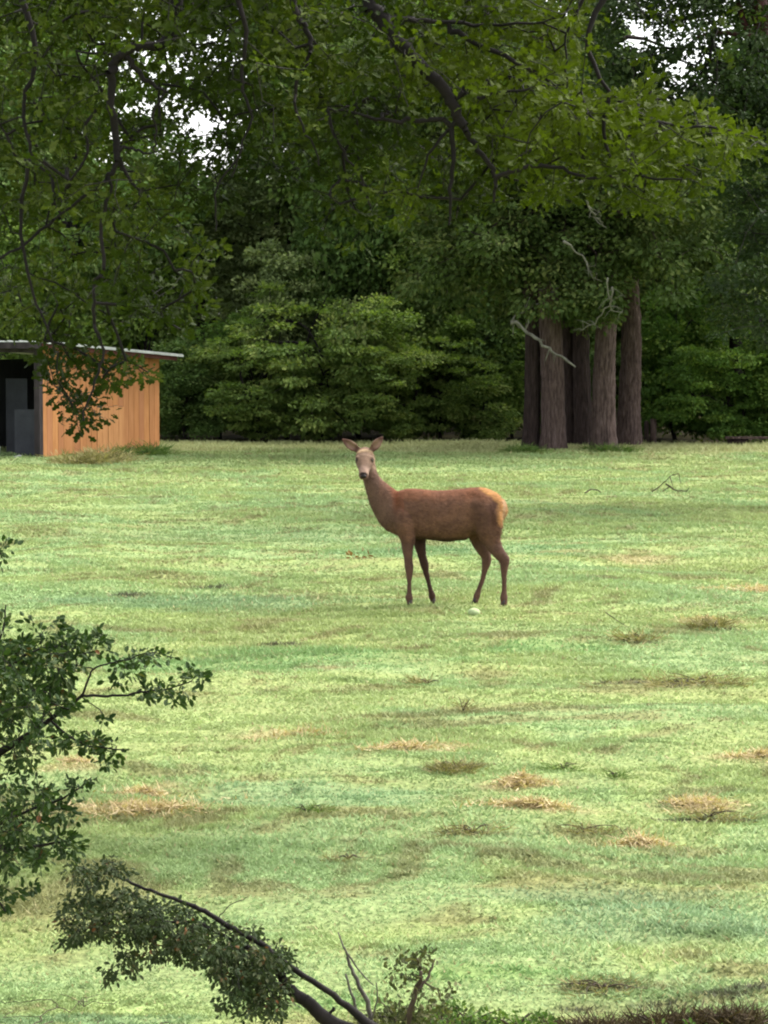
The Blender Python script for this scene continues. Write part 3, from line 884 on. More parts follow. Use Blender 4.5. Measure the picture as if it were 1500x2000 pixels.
# dark tree whose trunk crosses the upper right corner
def corner_tree():
    rng = np.random.default_rng(15)
    D = 46.0
    x0 = X(1640, D)
    root = empty('corner_tree', (x0, D, float(terrain([x0], [D])[0]) - .05), 0, 'dark tree with reddish trunk and forked limb in the upper right corner', 'tree')
    sk = Skel()
    o = np.array([x0, D, 0])
    up = at([1610, 1565, 1508, 1480, 1470], [700, 300, 90, -10, -120], D) - o
    sk.limb(np.vstack([[0, 0, 0], up]), [.30, .24, .20, .17, .14, .10], 4)
    l = at([1512, 1480, 1455, 1440], [130, 70, 35, -20], D) - o
    sk.limb(l, [.08, .06, .05, .03], 3)
    l = at([1500, 1450, 1400, 1360], [60, 55, 50, 60], D - .3) - o
    sk.limb(l, [.05, .04, .03, .015], 3)
    l = at([1400, 1350, 1300, 1255, 1215], [118, 98, 72, 38, -5][::-1], D - .5) - o
    f0 = len(sk.P)
    n = 420
    u = rng.normal(1530, 75, n); v = rng.uniform(60, 660, n)
    k = (u > 1385 + 40 * np.sin(v / 60)) | (v < 40)
    u, v = u[k], v[k]
    kk = np.ones(len(u), bool)
    for hu, hv, hr, hs in ((1432, 80, 40, 34), (1462, 25, 18, 26), (1420, 120, 26, 22)): kk &= ((u - hu) / hr) ** 2 + ((v - hv) / hs) ** 2 > 1
    u, v = u[kk], v[kk]
    a = at(u, v, D + rng.normal(0, 1.4, len(u))) - o
    u2 = rng.uniform(1150, 1560, 620); v2 = rng.uniform(-160, 260, 620)
    kk = np.ones(620, bool)
    for hu, hv, hr, hs in ((1240, 58, 36, 28), (1262, 75, 18, 22), (1338, 120, 20, 34), (1302, 180, 16, 22), (1432, 80, 42, 34), (1462, 25, 16, 26)): kk &= ((u2 - hu) / hr) ** 2 + ((v2 - hv) / hs) ** 2 > 1
    u2, v2 = u2[kk], v2[kk]
    a2 = at(u2, v2, D + rng.normal(0, 1.0, len(u2))) - o
    u3 = rng.uniform(1330, 1480, 30); v3 = rng.uniform(150, 240, 30)
    a3 = at(u3, v3, D + rng.normal(0, .8, 30)) - o
    ends, dirs = sk.grow(np.vstack([a, a2, a3]), rng, seg=.5, rt=.005)
    P, Y, N, sz, ti = spray(ends, dirs, rng, 46, .30, .085, .5, .3, .6)
    link('trunk', sk.mesh('trunk', 10, hi=f0), noise_mat('reddish_bark', [(.3, (.02, .008, .007)), (.7, (.07, .026, .022))], 9, (1, 1, .3)), root)
    link('branches', sk.mesh('branches', 5, lo=f0), M['bark'], root)
    link('crown', leaves('crown', P, Y, N, sz, ti, T_CARD), M['dark'], root)


corner_tree()


# ------------------------------------------------------------------ overhanging oak (leaves in the whole upper part)
def near_oak():
    rng = np.random.default_rng(23)
    foot = np.array([-4.6, 17.6, float(terrain([-4.6], [17.6])[0]) - .05])
    root = empty('overhanging_oak', tuple(foot), 0, 'oak with leafy limbs hanging over the whole top of the view', 'tree')
    sk = Skel()
    sk.limb(np.array([(-4.6, 17.6, -.1), (-4.55, 17.6, 1.5), (-4.4, 17.5, 3.2), (-4.1, 17.4, 4.6)]), [.34, .26, .24, .22], 4)
    # the great limb passing above the frame
    sk.limb(np.array([(-4.1, 17.4, 4.6), (-3.0, 17.2, 5.2), (-1.6, 17.0, 5.35), (0, 17.0, 5.35), (1.4, 17.2, 5.2), (2.8, 17.3, 4.9)]), [.2, .17, .14, .11, .08, .05], 5)
    sk.limb(np.array([(-4.1, 17.4, 4.6), (-4.0, 17.8, 6.2), (-3.2, 18.2, 7.4)]), [.18, .12, .05], 4)

    def L(pts, rad, dy=0.0):
        u = [p[0] for p in pts]; v = [p[1] for p in pts]; d = [16.2 + (p[2] if len(p) > 2 else 0) + dy for p in pts]
        sk.limb(at(u, v, d), rad, 4, wob=.006, rng=rng)
    L([(360, -230), (350, -60), (335, 75), (285, 88), (243, 100), (222, 125), (218, 150), (220, 230), (231, 310)], [.04, .035, .026, .024, .024, .022, .021, .018])
    L([(231, 310), (215, 345), (175, 375), (105, 428)], [.014, .012, .006]); L([(214, 345), (212, 385)], [.011, .005])
    L([(231, 310), (252, 345), (275, 382)], [.012, .006])
    L([(245, 108), (270, 140), (300, 165), (330, 180)], [.017, .013, .006])
    L([(250, 118), (200, 105), (150, 102)], [.01, .005])
    L([(235, 290), (265, 290), (295, 300)], [.009, .005]); L([(300, 220), (303, 270), (300, 300)], [.006, .004])
    L([(105, 428), (40, 480), (-30, 520)], [.009, .006])
    L([(105, 400), (170, 300), (165, 250), (190, 215)], [.006, .008, .01])
    L([(212, 385), (200, 440), (203, 520), (186, 560), (184, 620), (192, 655)], [.010, .010, .010, .009])
    L([(192, 655), (200, 700), (180, 760), (160, 820)], [.008, .005])
    L([(60, 300), (40, 420), (60, 560), (100, 660)], [.012, .009, .005])
    L([(560, -240), (575, -80), (570, 10), (590, 45)], [.03, .02, .014]); L([(590, 45), (606, 80), (605, 105), (590, 140)], [.016, .012, .006])
    L([(640, -240), (690, -90), (722, 0), (745, 40), (790, 95), (840, 145), (880, 200), (902, 240)], [.05, .045, .042, .04, .034, .03, .026])
    L([(902, 240), (884, 244), (883, 300), (880, 370), (876, 440)], [.016, .014, .012, .005])
    L([(902, 240), (925, 280), (958, 325), (968, 355), (964, 392)], [.018, .014, .012, .006])
    L([(885, 205), (905, 170), (912, 190)], [.012, .014, .008])
    L([(745, 36), (800, 38), (860, 42), (950, 50), (1060, 45)], [.016, .012, .006])
    L([(895, 238), (850, 285), (815, 360)], [.01, .008, .004])
    L([(870, 235), (800, 236), (735, 230), (660, 215)], [.014, .011, .006])
    L([(850, 155), (920, 190), (1000, 175), (1100, 165)], [.012, .008, .005])
    L([(968, 345), (1030, 325), (1085, 328), (1140, 345), (1205, 348), (1215, 365)], [.012, .010, .008, .005])
    L([(1104, 60), (1106, 120), (1108, 175)], [.006, .005, .004])
    L([(1250, -230), (1230, -100), (1150, 60), (1190, 180), (1290, 240), (1390, 250), (1480, 270)], [.028, .02, .011, .009, .007, .004])
    L([(1190, 190), (1180, 280), (1230, 340), (1330, 350)], [.012, .008, .005])
    L([(590, 140), (575, 200), (600, 260), (625, 320)], [.01, .007, .004])
    L([(880, 60), (960, 100), (1060, 150), (1160, 230)], [.016, .012, .006])
    L([(420, -240), (450, -60), (480, 60), (470, 160), (490, 230), (470, 290), (455, 350)], [.024, .016, .010, .008, .006, .004])
    L([(640, 210), (660, 280), (700, 340), (720, 400)], [.009, .007, .004])
    L([(60, -240), (30, -60), (70, 100), (45, 200), (60, 300)], [.028, .018, .011, .008])
    L([(470, 290), (420, 380), (425, 450)], [.007, .004])
    fixed = len(sk.P)
    # where the foliage hangs: (u, v, ru, rv, number, depth offset)
    areas = [(200, -120, 420, 170, 230, 0), (750, -130, 420, 170, 230, 0), (1250, -150, 300, 120, 110, 0),
             (90, 90, 180, 150, 170, 0), (480, 60, 170, 110, 120, 0), (560, 170, 130, 110, 90, 0), (700, 110, 150, 120, 130, 0),
             (930, 90, 170, 120, 170, -.3), (830, 260, 190, 100, 130, 0), (90, 290, 160, 120, 120, 0), (230, 330, 150, 90, 60, 0),
             (110, 470, 170, 120, 120, 0), (300, 500, 120, 110, 60, .3), (60, 590, 120, 55, 40, .2), (250, 590, 100, 60, 30, 0), (350, 610, 60, 50, 10, .5),
             (430, 330, 90, 90, 28, 0), (600, 330, 110, 80, 40, 0), (1020, 220, 130, 100, 130, -.3), (1180, 270, 140, 80, 140, -.4),
             (1330, 285, 120, 70, 95, -.4), (1440, 270, 70, 40, 22, -.4), (1260, 210, 90, 40, 35, -.4), (1050, 350, 130, 55, 45, 0), (1270, 370, 130, 40, 50, -.2), (900, 380, 50, 50, 10, 0), (760, 380, 120, 50, 30, 0),
             (650, 430, 100, 50, 16, .3), (170, 712, 95, 30, 26, -.2), (110, 735, 20, 22, 5, -.2), (250, 725, 50, 35, 14, -.2), (158, 790, 36, 46, 13, -.2), (150, 845, 10, 22, 3, -.2), (130, 655, 50, 25, 10, 0), (297, 750, 10, 12, 2, 0),
             (1120, 50, 60, 90, 45, -.2), (240, 20, 200, 80, 80, 0), (700, 250, 90, 60, 40, 0), (350, 30, 120, 60, 60, 0)]
    au, av, ad = [], [], []
    for u, v, ru, rv, n, dd in areas:
        q = norm(rng.normal(0, 1, (n, 2))) * rng.random((n, 1)) ** .5
        au.append(u + q[:, 0] * ru); av.append(v + q[:, 1] * rv); ad.append(17.25 + dd + rng.normal(0, .7, n) * (.35 if n < 30 else 1))
    u = np.concatenate(au); v = np.concatenate(av); d = np.concatenate(ad)
    k = np.ones(len(u), bool)
    for hu, hv, hr, hs in ((328, 165, 26, 48), (402, 195, 34, 40), (500, 430, 60, 60), (560, 400, 50, 50)):
        k &= ((u - hu) / hr) ** 2 + ((v - hv) / hs) ** 2 > 1
    line = 78 + (u - 1150) * .52 + 18 * np.sin(u / 23)
    k &= ~((u > 1165) & (v < line) & (v > -60))
    k &= ~((u > 165) & (np.abs(v - (664 + (u - 110) * .14)) < 15) & (u < 360))
    k &= ~((v > 40) & (vnoise(u / 42, v / 34, 7) + .35 * vnoise(u / 15, v / 15, 8) > .97 - .16 * sstep(v, 150, 500)))
    u, v, d = u[k], v[k], d[k]
    hu = np.concatenate([rng.uniform(300, 450, 40), rng.uniform(1200, 1480, 6)]); hv = np.concatenate([rng.uniform(120, 250, 40), rng.uniform(15, 120, 6)])
    u = np.append(u, hu); v = np.append(v, hv); d = np.append(d, rng.uniform(16.5, 18, len(hu)))
    att = at(u, v, d)
    ends, dirs = sk.grow(att, rng, seg=.16, rt=.0022, jit=.05, rexp=.42)
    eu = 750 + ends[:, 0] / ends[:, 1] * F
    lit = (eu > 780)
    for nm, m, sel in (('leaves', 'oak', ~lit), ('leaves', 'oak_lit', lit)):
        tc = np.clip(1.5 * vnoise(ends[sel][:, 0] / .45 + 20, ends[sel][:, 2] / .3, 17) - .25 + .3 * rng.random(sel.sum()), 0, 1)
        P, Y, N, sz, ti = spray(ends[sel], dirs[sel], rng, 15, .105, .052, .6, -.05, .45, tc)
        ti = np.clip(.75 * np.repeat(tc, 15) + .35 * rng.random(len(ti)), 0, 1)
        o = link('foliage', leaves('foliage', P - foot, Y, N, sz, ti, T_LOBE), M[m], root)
        if m == 'oak_lit': o['label'] = 'brighter yellow green foliage of the right limbs, light put into its colour'
    for ob, me in (('trunk', sk.mesh('trunk', 12, hi=fixed)), ('twigs', sk.mesh('twigs', 4, lo=fixed))):
        o = link(ob, me, M['bark'], root); o.location = tuple(-foot)


near_oak()


# ------------------------------------------------------------------ near bush at the left edge
def near_bush():
    rng = np.random.default_rng(31)
    D = 9.3
    x0 = X(-520, D)
    foot = np.array([x0, D + .2, float(terrain([x0], [D + .2])[0])])
    root = empty('holly_bush', tuple(foot), 0, 'dark small-leaved bush reaching in from the left edge', 'bush')
    sk = Skel()
    sk.limb([foot, foot + (.05, 0, .6), foot + (.15, 0, 1.1)], [.05, .04, .035], 4)

    def L(pts, rad, dd=0):
        sk.limb(at([p[0] for p in pts], [p[1] for p in pts], D + dd), rad, 4, wob=.0015, rng=rng)
    L([(-420, 1640), (-200, 1560), (-60, 1500), (0, 1470), (35, 1447), (70, 1425), (105, 1400), (135, 1382), (160, 1358)], [.03, .02, .013, .010, .008, .006, .005])
    L([(160, 1358), (210, 1360), (250, 1357), (285, 1350), (330, 1345), (375, 1330)], [.0045, .004, .003, .002])
    L([(158, 1360), (172, 1330), (182, 1308), (215, 1295), (245, 1290)], [.004, .003, .002])
    L([(245, 1290), (290, 1275), (340, 1285)], [.0022, .0015])
    L([(95, 1405), (150, 1448), (200, 1460), (240, 1465)], [.004, .003, .002])
    L([(182, 1308), (150, 1300), (120, 1315)], [.002, .0015])
    L([(160, 1362), (185, 1380), (200, 1392)], [.002, .0015])
    L([(-200, 1560), (-60, 1640), (20, 1660), (90, 1650), (140, 1640)], [.014, .009, .005, .003])
    L([(-200, 1560), (-60, 1400), (10, 1310), (70, 1270), (120, 1262)], [.012, .008, .005, .003])
    L([(-60, 1400), (0, 1250), (10, 1180)], [.007, .004, .002])
    L([(-60, 1640), (40, 1590), (120, 1560), (180, 1518)], [.006, .004, .0015])
    L([(-60, 1640), (-20, 1730), (10, 1780)], [.006, .003])
    L([(-60, 1400), (-20, 1120), (5, 1080)], [.005, .002])
    fixed = len(sk.P)
    areas = [(10, 1330, 70, 80, 70), (15, 1440, 85, 70, 65), (30, 1560, 70, 50, 36), (20, 1650, 75, 55, 60), (70, 1300, 70, 50, 44), (130, 1262, 50, 26, 18),
             (190, 1258, 26, 20, 8), (70, 1225, 60, 12, 5), (90, 1370, 50, 45, 26), (245, 1290, 18, 10, 3), (290, 1277, 22, 14, 5), (340, 1287, 14, 6, 1), (270, 1310, 30, 12, 4),
             (300, 1350, 26, 16, 8), (350, 1358, 16, 10, 4), (382, 1325, 18, 14, 5), (200, 1395, 8, 14, 2), (215, 1462, 34, 20, 9), (150, 1450, 45, 22, 14), (212, 1495, 5, 12, 1),
             (150, 1535, 20, 8, 3), (178, 1518, 10, 6, 1), (110, 1585, 40, 24, 12), (120, 1655, 40, 22, 14), (40, 1735, 30, 14, 3), (5, 1750, 20, 30, 8), (210, 1330, 30, 8, 2), (8, 1215, 20, 20, 4), (2, 1080, 12, 40, 4), (-150, 1400, 130, 300, 160), (130, 1320, 40, 30, 10)]
    att = []
    for u, v, ru, rv, n in areas:
        n = int(n * 1.0)
        q = norm(rng.normal(0, 1, (n, 2))) * rng.random((n, 1)) ** .5
        att.append(at(u + q[:, 0] * ru, v + q[:, 1] * rv, D + rng.normal(0, .10 + .12 * (n > 20), n)))
    ends, dirs = sk.grow(np.vstack(att), rng, seg=.05, rt=.0008, jit=.06, rexp=.42)
    P, Y, N, sz, ti = spray(ends, dirs, rng, 12, .034, .0235, .75, .1, .4)
    link('foliage', leaves('foliage', P - foot, Y, N, sz, ti, T_OVAL), M['near'], root)
    for nm, me in (('stem', sk.mesh('stem', 8, hi=fixed)), ('twigs', sk.mesh('twigs', 4, lo=fixed))):
        o = link(nm, me, M['bark'], root); o.location = tuple(-foot)


near_bush()


# ------------------------------------------------------------------ leaning juniper at the bottom
def juniper():
    rng = np.random.default_rng(37)
    D = 9.8
    foot = at(900, 2230, D); foot[2] = float(terrain(foot[0:1], foot[1:2])[0])
    root = empty('leaning_juniper', tuple(foot), 0, 'leaning dark juniper branch sloping up to the left at the bottom', 'tree')
    sk = Skel()

    def L(pts, rad, dd=0):
        sk.limb(at([p[0] for p in pts], [p[1] for p in pts], D + dd), rad, 4, wob=.002, rng=rng)
    sk.limb(np.vstack([foot, at(860, 2110, D), at(760, 2040, D)]), [.04, .036, .03], 4)
    L([(760, 2040), (715, 1997), (665, 1955), (610, 1915), (550, 1878), (525, 1855), (480, 1826), (440, 1805), (400, 1780), (360, 1763), (320, 1748), (270, 1730), (225, 1710), (190, 1704), (150, 1690)],
      [.03, .011, .010, .010, .010, .009, .008, .006, .005, .004, .002])
    L([(760, 2040), (660, 2005), (610, 1965), (570, 1935), (553, 1915), (540, 1890), (500, 1858)], [.03, .026, .022, .020, .016, .01, .007])
    L([(500, 1858), (440, 1828), (390, 1805), (330, 1800), (260, 1790), (180, 1800)], [.007, .005, .003])
    L([(425, 1795), (440, 1778), (460, 1760), (485, 1752)], [.002, .0015, .001])
    L([(635, 1985), (650, 1975), (652, 1968)], [.006, .004])
    fixed = len(sk.P)
    areas = [(180, 1715, 45, 25, 26), (165, 1790, 50, 40, 50), (240, 1790, 70, 50, 80), (320, 1810, 70, 50, 90), (400, 1845, 70, 42, 90), (470, 1885, 60, 48, 90),
             (520, 1920, 48, 50, 80), (520, 1868, 45, 30, 40), (250, 1880, 26, 22, 14), (300, 1870, 24, 16, 8), (215, 1905, 14, 12, 5), (130, 1830, 36, 16, 12), (210, 1690, 26, 14, 8), (250, 1705, 16, 10, 3), (470, 1960, 45, 30, 24),
             (530, 1970, 30, 30, 14), (500, 1830, 16, 12, 4)]
    att = []
    for u, v, ru, rv, n in areas:
        q = norm(rng.normal(0, 1, (n, 2))) * rng.random((n, 1)) ** .5
        att.append(at(u + q[:, 0] * ru, v + q[:, 1] * rv, D + rng.normal(0, .12, n)))
    ends, dirs = sk.grow(np.vstack(att), rng, seg=.05, rt=.0008, jit=.06, rexp=.42)
    P, Y, N, sz, ti = spray(ends, dirs, rng, 15, .036, .018, .6, .45, .4)
    link('foliage', leaves('foliage', P - foot, Y, N, sz, ti, T_OVAL), M['juniper'], root)
    for nm, me in (('stem', sk.mesh('stem', 8, hi=fixed)), ('twigs', sk.mesh('twigs', 4, lo=fixed))):
        o = link(nm, me, M['bark'], root); o.location = tuple(-foot)


juniper()


# ------------------------------------------------------------------ plants, twigs and hay on the field
def plant(name, u, v, w, h, n, per, leaf, mat, label, cat, tpl=T_OVAL, group=None, stems='twig', seed=0, D=None, spread=None):
    rng = np.random.default_rng(1000 + seed)
    p = ground_at(u, v)
    root = empty(name, tuple(p), 0, label, cat, group)
    sk = Skel(); sk.limb([(0, 0, -.02), (0, 0, .02)], [.004, .003], 1)
    for i in range(7):
        th = rng.random() * 2 * PI; r = w * (.3 + .6 * rng.random())
        e = np.array([math.cos(th) * r, math.sin(th) * r * .6, h * (.5 + .5 * rng.random())])
        sk.limb([(0, 0, .01), e * .5 + (0, 0, .02), e], [.004, .003, .0015], 3, parent=0)
    a = rng.normal(0, 1, (n, 3)); a = norm(a) * rng.random((n, 1)) ** .4 * np.array([w, w * .7, h]) * .75 + (rng.normal(0, .45, (5, 3)) * (w, w * .8, h * .3))[rng.integers(0, 5, n)]; a[:, 2] = np.abs(a[:, 2]) + .01
    ends, dirs = sk.grow(a, rng, seg=.05, rt=.0012, jit=.05, rexp=.35)
    P, Y, N, sz, ti = spray(ends, dirs, rng, per, spread or leaf * 1.5, leaf, .8, -.1, .4)
    P[:, 2] = np.maximum(P[:, 2], 0) * (1 if tpl is not T_BLADE else .6)
    if tpl is T_BLADE: Y[:, 2] = np.abs(Y[:, 2]) * .7 + .12
    link('stems', sk.mesh('stems', 4), M[stems], root)
    link('foliage', leaves('foliage', P, Y, N, sz, ti, tpl), M[mat], root)
    return root


def hay_clump(u, v, w, d, h, n, label, seed):
    rng = np.random.default_rng(2000 + seed)
    p = ground_at(u, v)
    q = (rng.normal(0, .34, (n, 2)) + rng.normal(0, .55, (7, 2))[rng.integers(0, 7, n) * rng.integers(0, 2, n)]) * (.5 + vnoise(np.arange(n) / 60., np.zeros(n), seed)[:, None])
    r = np.hypot(q[:, 0], q[:, 1])
    x = q[:, 0] * w; y = q[:, 1] * d
    hh = h * np.exp(-r * r * 1.3) * (.3 + 1.2 * vnoise(x / .05, y / .05, seed))
    tz = terrain(p[0] + x, p[1] + y) - p[2]
    P = np.stack([x, y, tz + hh * rng.random(n)], 1)
    Y = rng.normal(0, 1, (n, 3)); Y[:, 2] = Y[:, 2] * .35 + .15
    N = rng.normal(0, .5, (n, 3)) + np.array([0, 0, 1.])
    tv = (np.array([[-.07, 0, 0], [.07, 0, 0], [0, 1, .1]], float), [(0, 1, 2)])
    me = leaves('hay', P, Y, N, .035 + .05 * rng.random(n), rng.random(n), tv)
    root = empty('hay_clump', tuple(p), 0, label, 'hay', 'clumps of dried cuttings lying on the field')
    link('hay', me, M['hay'], root)


HAY = [(240, 1590, .42, .26, .06, 2600, 'largest pale straw heap, lying below the left bush'),
       (300, 1555, .22, .14, .05, 700, 'small brownish straw wisp just above the largest heap'),
       (1020, 1533, .2, .14, .06, 800, 'orange tinted straw mound right of the middle, above a pale one'),
       (1045, 1578, .3, .12, .04, 1000, 'flat pale straw heap below the orange tinted mound'),
       (1372, 1580, .22, .12, .06, 800, 'straw heap at the right beside the dark weeds'),
       (1250, 1655, .2, .11, .05, 700, 'lowest straw heap in the right half of the field'),
       (1450, 1153, .40, .30, .07, 1100, 'farthest straw heap, near the right edge level with the deer feet'),
       (790, 1460, .35, .18, .03, 800, 'thin spread of straw in the middle, above the dark weed'),
       (1462, 1480, .18, .12, .05, 500, 'small straw heap touching the right edge'),
       (520, 1440, .3, .16, .025, 500, 'faint yellow straw spread left of the middle'),
       (150, 1490, .16, .16, .03, 400, 'pale straw seen just under the tips of the left bush'),
       (1400, 1213, .30, .10, .05, 500, 'pale straw strip lying on the dark weed at the right'),
       (1400, 872, 1.6, .4, .12, 900, 'dry straw around the fallen log by the forest')]
for i, a in enumerate(HAY): hay_clump(*a, i)

WEEDS = [(890, 1505, .16, .07, 34, 9, .035, 'weed_brown', 'dark brown weed clump below the middle of the field'),
         (1395, 1232, .24, .08, 36, 9, .05, 'weed_brown', 'dark weed under the pale straw strip at the right'),
         (1255, 1250, .22, .06, 20, 8, .05, 'weed_brown', 'reddish brown weed left of the pale straw strip'),
         (1360, 1332, .55, .05, 40, 7, .045, 'weed_brown', 'long brownish row of low weeds near the right edge'),
         (905, 1392, .07, .12, 12, 6, .03, 'weed_brown', 'small upright weed in the middle of the field'),
         (835, 1338, .12, .05, 14, 7, .035, 'weed_brown', 'brown tuft left of the small upright weed'),
         (925, 1628, .16, .05, 24, 8, .028, 'weed_brown', 'dark mat of weed in the lower middle'),
         (1385, 1600, .20, .05, 24, 8, .030, 'weed_brown', 'dark weeds under the straw heap at the right'),
         (1140, 1625, .20, .04, 20, 8, .028, 'weed_brown', 'thin dark weeds between the two lower straw heaps'),
         (680, 1682, .10, .03, 12, 6, .025, 'weed_brown', 'small reddish weed at the lower left of the middle'),
         (1100, 1505, .10, .05, 14, 8, .03, 'weed', 'fresh green tuft right of the dark brown weed'),
         (1200, 1520, .05, .04, 7, 7, .03, 'weed', 'tiny green tuft right of the fresh green tuft'),
         (600, 1590, .14, .05, 16, 8, .028, 'weed', 'bluish green tuft left of the lower middle'),
         (200, 903, .9, .35, 70, 14, .09, 'weed_brown', 'straggly weeds growing along the orange shed wall'),
         (285, 890, .5, .28, 40, 14, .09, 'weed', 'green weeds at the far corner of the shed wall'),
         (1040, 884, .5, .22, 30, 14, .08, 'weed', 'tufts at the foot of the leftmost trunks'),
         (1215, 884, .5, .16, 26, 14, .08, 'weed', 'yellow green tufts at the foot of the right trunks')]
for i, (u, v, w, h, n, per, lf, mt, lb) in enumerate(WEEDS):
    plant('weed', u, v, w, h, n if v > 910 else n * 2, 14, lf * 1.7, mt, lb, 'weed', tpl=T_BLADE, group='weeds scattered over the field', seed=i)

BOTTOM = [('weed', 60, 2030, .50, .05, 110, 10, .025, 'weed_green', 'low dark green weeds in the lower left corner'),
          ('weed', 230, 2035, .35, .05, 70, 10, .025, 'weed_green', 'green weeds at the bottom left of the juniper'),
          ('weed', 780, 2010, .22, .12, 90, 10, .022, 'weed_dark', 'dull green undergrowth at the bottom beside the leaning stems'),
          ('weed', 900, 2020, .22, .10, 90, 10, .022, 'weed', 'fresh green undergrowth at the bottom middle'),
          ('weed', 1010, 2020, .18, .10, 60, 10, .022, 'weed', 'leafy sprigs at the bottom just left of the dark brambles'),
          ('bramble', 1150, 2030, .24, .065, 130, 12, .06, 'bramble', 'dark brown bramble at the left of the bottom row'),
          ('bramble', 1290, 2015, .26, .065, 150, 12, .06, 'bramble', 'dark brown bramble in the middle of the bottom row'),
          ('bramble', 1440, 2000, .24, .065, 130, 12, .06, 'bramble', 'dark bramble in the lower right corner'),
          ('weed', 1400, 2050, .30, .08, 90, 10, .022, 'weed', 'light green leaves below the right bramble'),
          ('weed', 1180, 1935, .24, .04, 40, 12, .04, 'weed_brown', 'brownish weeds behind the left bramble')]
for i, (nm, u, v, w, h, n, per, lf, mt, lb) in enumerate(BOTTOM):
    plant(nm, u, v, w, h, n, per, lf, mt, lb, nm if nm == 'bramble' else 'weed', group='undergrowth along the bottom edge', seed=100 + i, tpl=T_BLADE if mt in ('weed_green', 'weed_brown') or nm == 'bramble' else T_OVAL)


def stick(name, label, cat, lines, D, mat='twig', leafy=None, seed=0, foot=None, on_ground=True):
    """dead stems given as (points, radius) seen at depth D"""
    rng = np.random.default_rng(3000 + seed)
    root = None
    g = Geo(); o = None
    allp = [at([p[0] for p in l], [p[1] for p in l], D) for l, r in lines]
    base = min((q for a in allp for q in a), key=lambda q: q[2]).copy()
    if not on_ground: base[2] = 0
    root = empty(name, tuple(base), 0, label, cat)
    for k, (q, (l, r)) in enumerate(zip(allp, lines)):
        q = q - base
        n = 4 * (len(q) - 1) + 1
        qq = np.array([np.interp(np.linspace(0, len(q) - 1, n), np.arange(len(q)), q[:, c]) for c in range(3)]).T
        qq[1:-1] += rng.normal(0, .25 * r, qq[1:-1].shape)
        qq[:, 1] += np.linspace(0, rng.normal(0, .1), n)
        g = Geo(); g.tube(qq, np.linspace(r, r * .5, n), 6, rough=.2)
        link('stem', g.mesh('stem'), M[mat], root)
    if leafy:
        att, per, lf, mt = leafy
        pts = np.array([at(u, v, D + rng.normal(0, .05)) - base for u, v, in att])
        dr = norm(rng.normal(0, 1, pts.shape) + (0, 0, .6))
        P, Y, N, sz, ti = spray(pts, dr, rng, per, lf * 1.6, lf, .8, 0, .4)
        link('foliage', leaves('foliage', P, Y, N, sz, ti, T_OVAL), M[mt], root)
    return root


rr_ = np.random.default_rng(9)
stick('dead_stem', 'bare brownish grey forked stem poking up right of the leaning juniper', 'stem',
      [([(735, 2110), (728, 2010), (715, 1960), (690, 1905), (678, 1875)], .012), ([(690, 1905), (675, 1860), (660, 1826)], .005), ([(672, 1850), (700, 1895), (730, 1925)], .004),
       ([(735, 2110), (705, 2000), (690, 1950), (675, 1900)], .008), ([(725, 1995), (738, 1950), (735, 1915)], .004)], 10.3, 'grey_stem', seed=1)
stick('brown_sapling', 'brownish sapling with a forked stem at the bottom, right of the grey forked stem', 'sapling',
      [([(790, 2110), (800, 1980), (815, 1930), (822, 1890)], .014), ([(815, 1935), (838, 1910), (850, 1880)], .007), ([(822, 1890), (815, 1870), (808, 1860)], .006), ([(805, 1960), (790, 1990)], .007), ([(830, 1920), (855, 1935), (862, 1960)], .004)],
      10.6, 'twig', ([(815 + rr_.normal(0, 26), 1885 + rr_.normal(0, 20)) for _ in range(34)] + [(820 + rr_.normal(0, 40), 1975 + rr_.normal(0, 18)) for _ in range(50)], 7, .022, 'weed_dark'), seed=2)

D1 = ground_at(1310, 962)[1]
stick('fallen_twigs', 'heap of bare fallen twigs on the grass at the right', 'twigs',
      [([(1272, 962), (1290, 948), (1312, 928)], .012), ([(1312, 928), (1325, 925), (1330, 945)], .009), ([(1300, 945), (1320, 958), (1342, 960)], .016), ([(1308, 950), (1290, 962)], .01), ([(1340, 960), (1345, 952)], .01), ([(1308, 930), (1315, 955)], .008)], D1, 'twig', seed=3)
D1 = ground_at(1162, 966)[1]
stick('arched_stick', 'thin arched stick lying alone on the grass left of the twig heap', 'stick', [([(1142, 963), (1155, 956), (1167, 958), (1182, 966)], .014)], D1, 'twig', seed=4)
D1 = ground_at(1232, 1230)[1]
stick('slanting_twig', 'fine dark twig slanting over the grass right of the deer', 'stick', [([(1183, 1196), (1205, 1212), (1232, 1229)], .005)], D1, 'twig', seed=5)
D1 = ground_at(705, 1095)[1]
stick('brown_leaves', 'few fallen brown leaves in front of the deer chest', 'leaves', [([(690, 1092), (715, 1093)], .006)], D1, 'twig',
      ([(688, 1088), (684, 1090), (692, 1087), (712, 1083), (722, 1090), (718, 1092), (702, 1091)], 5, .06, 'rust'), seed=6)


# puffball in front of the hind foot, log, post, stone
def lump(name, u, v, r, h, mat, label, cat, seed=0):
    p = ground_at(u, v)
    th = np.linspace(-PI / 2, PI / 2, 10)
    g = Geo(); g.tube(np.stack([0 * th, 0 * th, h * (.8 + np.sin(th))], 1), r * np.maximum(np.cos(th), .02), 14, rough=.12, seed=seed)
    o = link(name, g.mesh(name), mat, None, (p[0], p[1], p[2] - h * .12))
    return tag(o, label, cat)


lump('puffball', 926, 1201, .058, .042, noise_mat('puffball', [(.3, (.25, .31, .15)), (.7, (.34, .40, .21))], 30), 'pale round puffball in the grass before the hind foot of the deer', 'mushroom')
lump('pale_stone', 1107, 872, .12, .1, noise_mat('pale_stone', [(.3, (.25, .25, .24)), (.7, (.5, .5, .48))], 12), 'small pale stone lying between the bare trunks', 'stone')

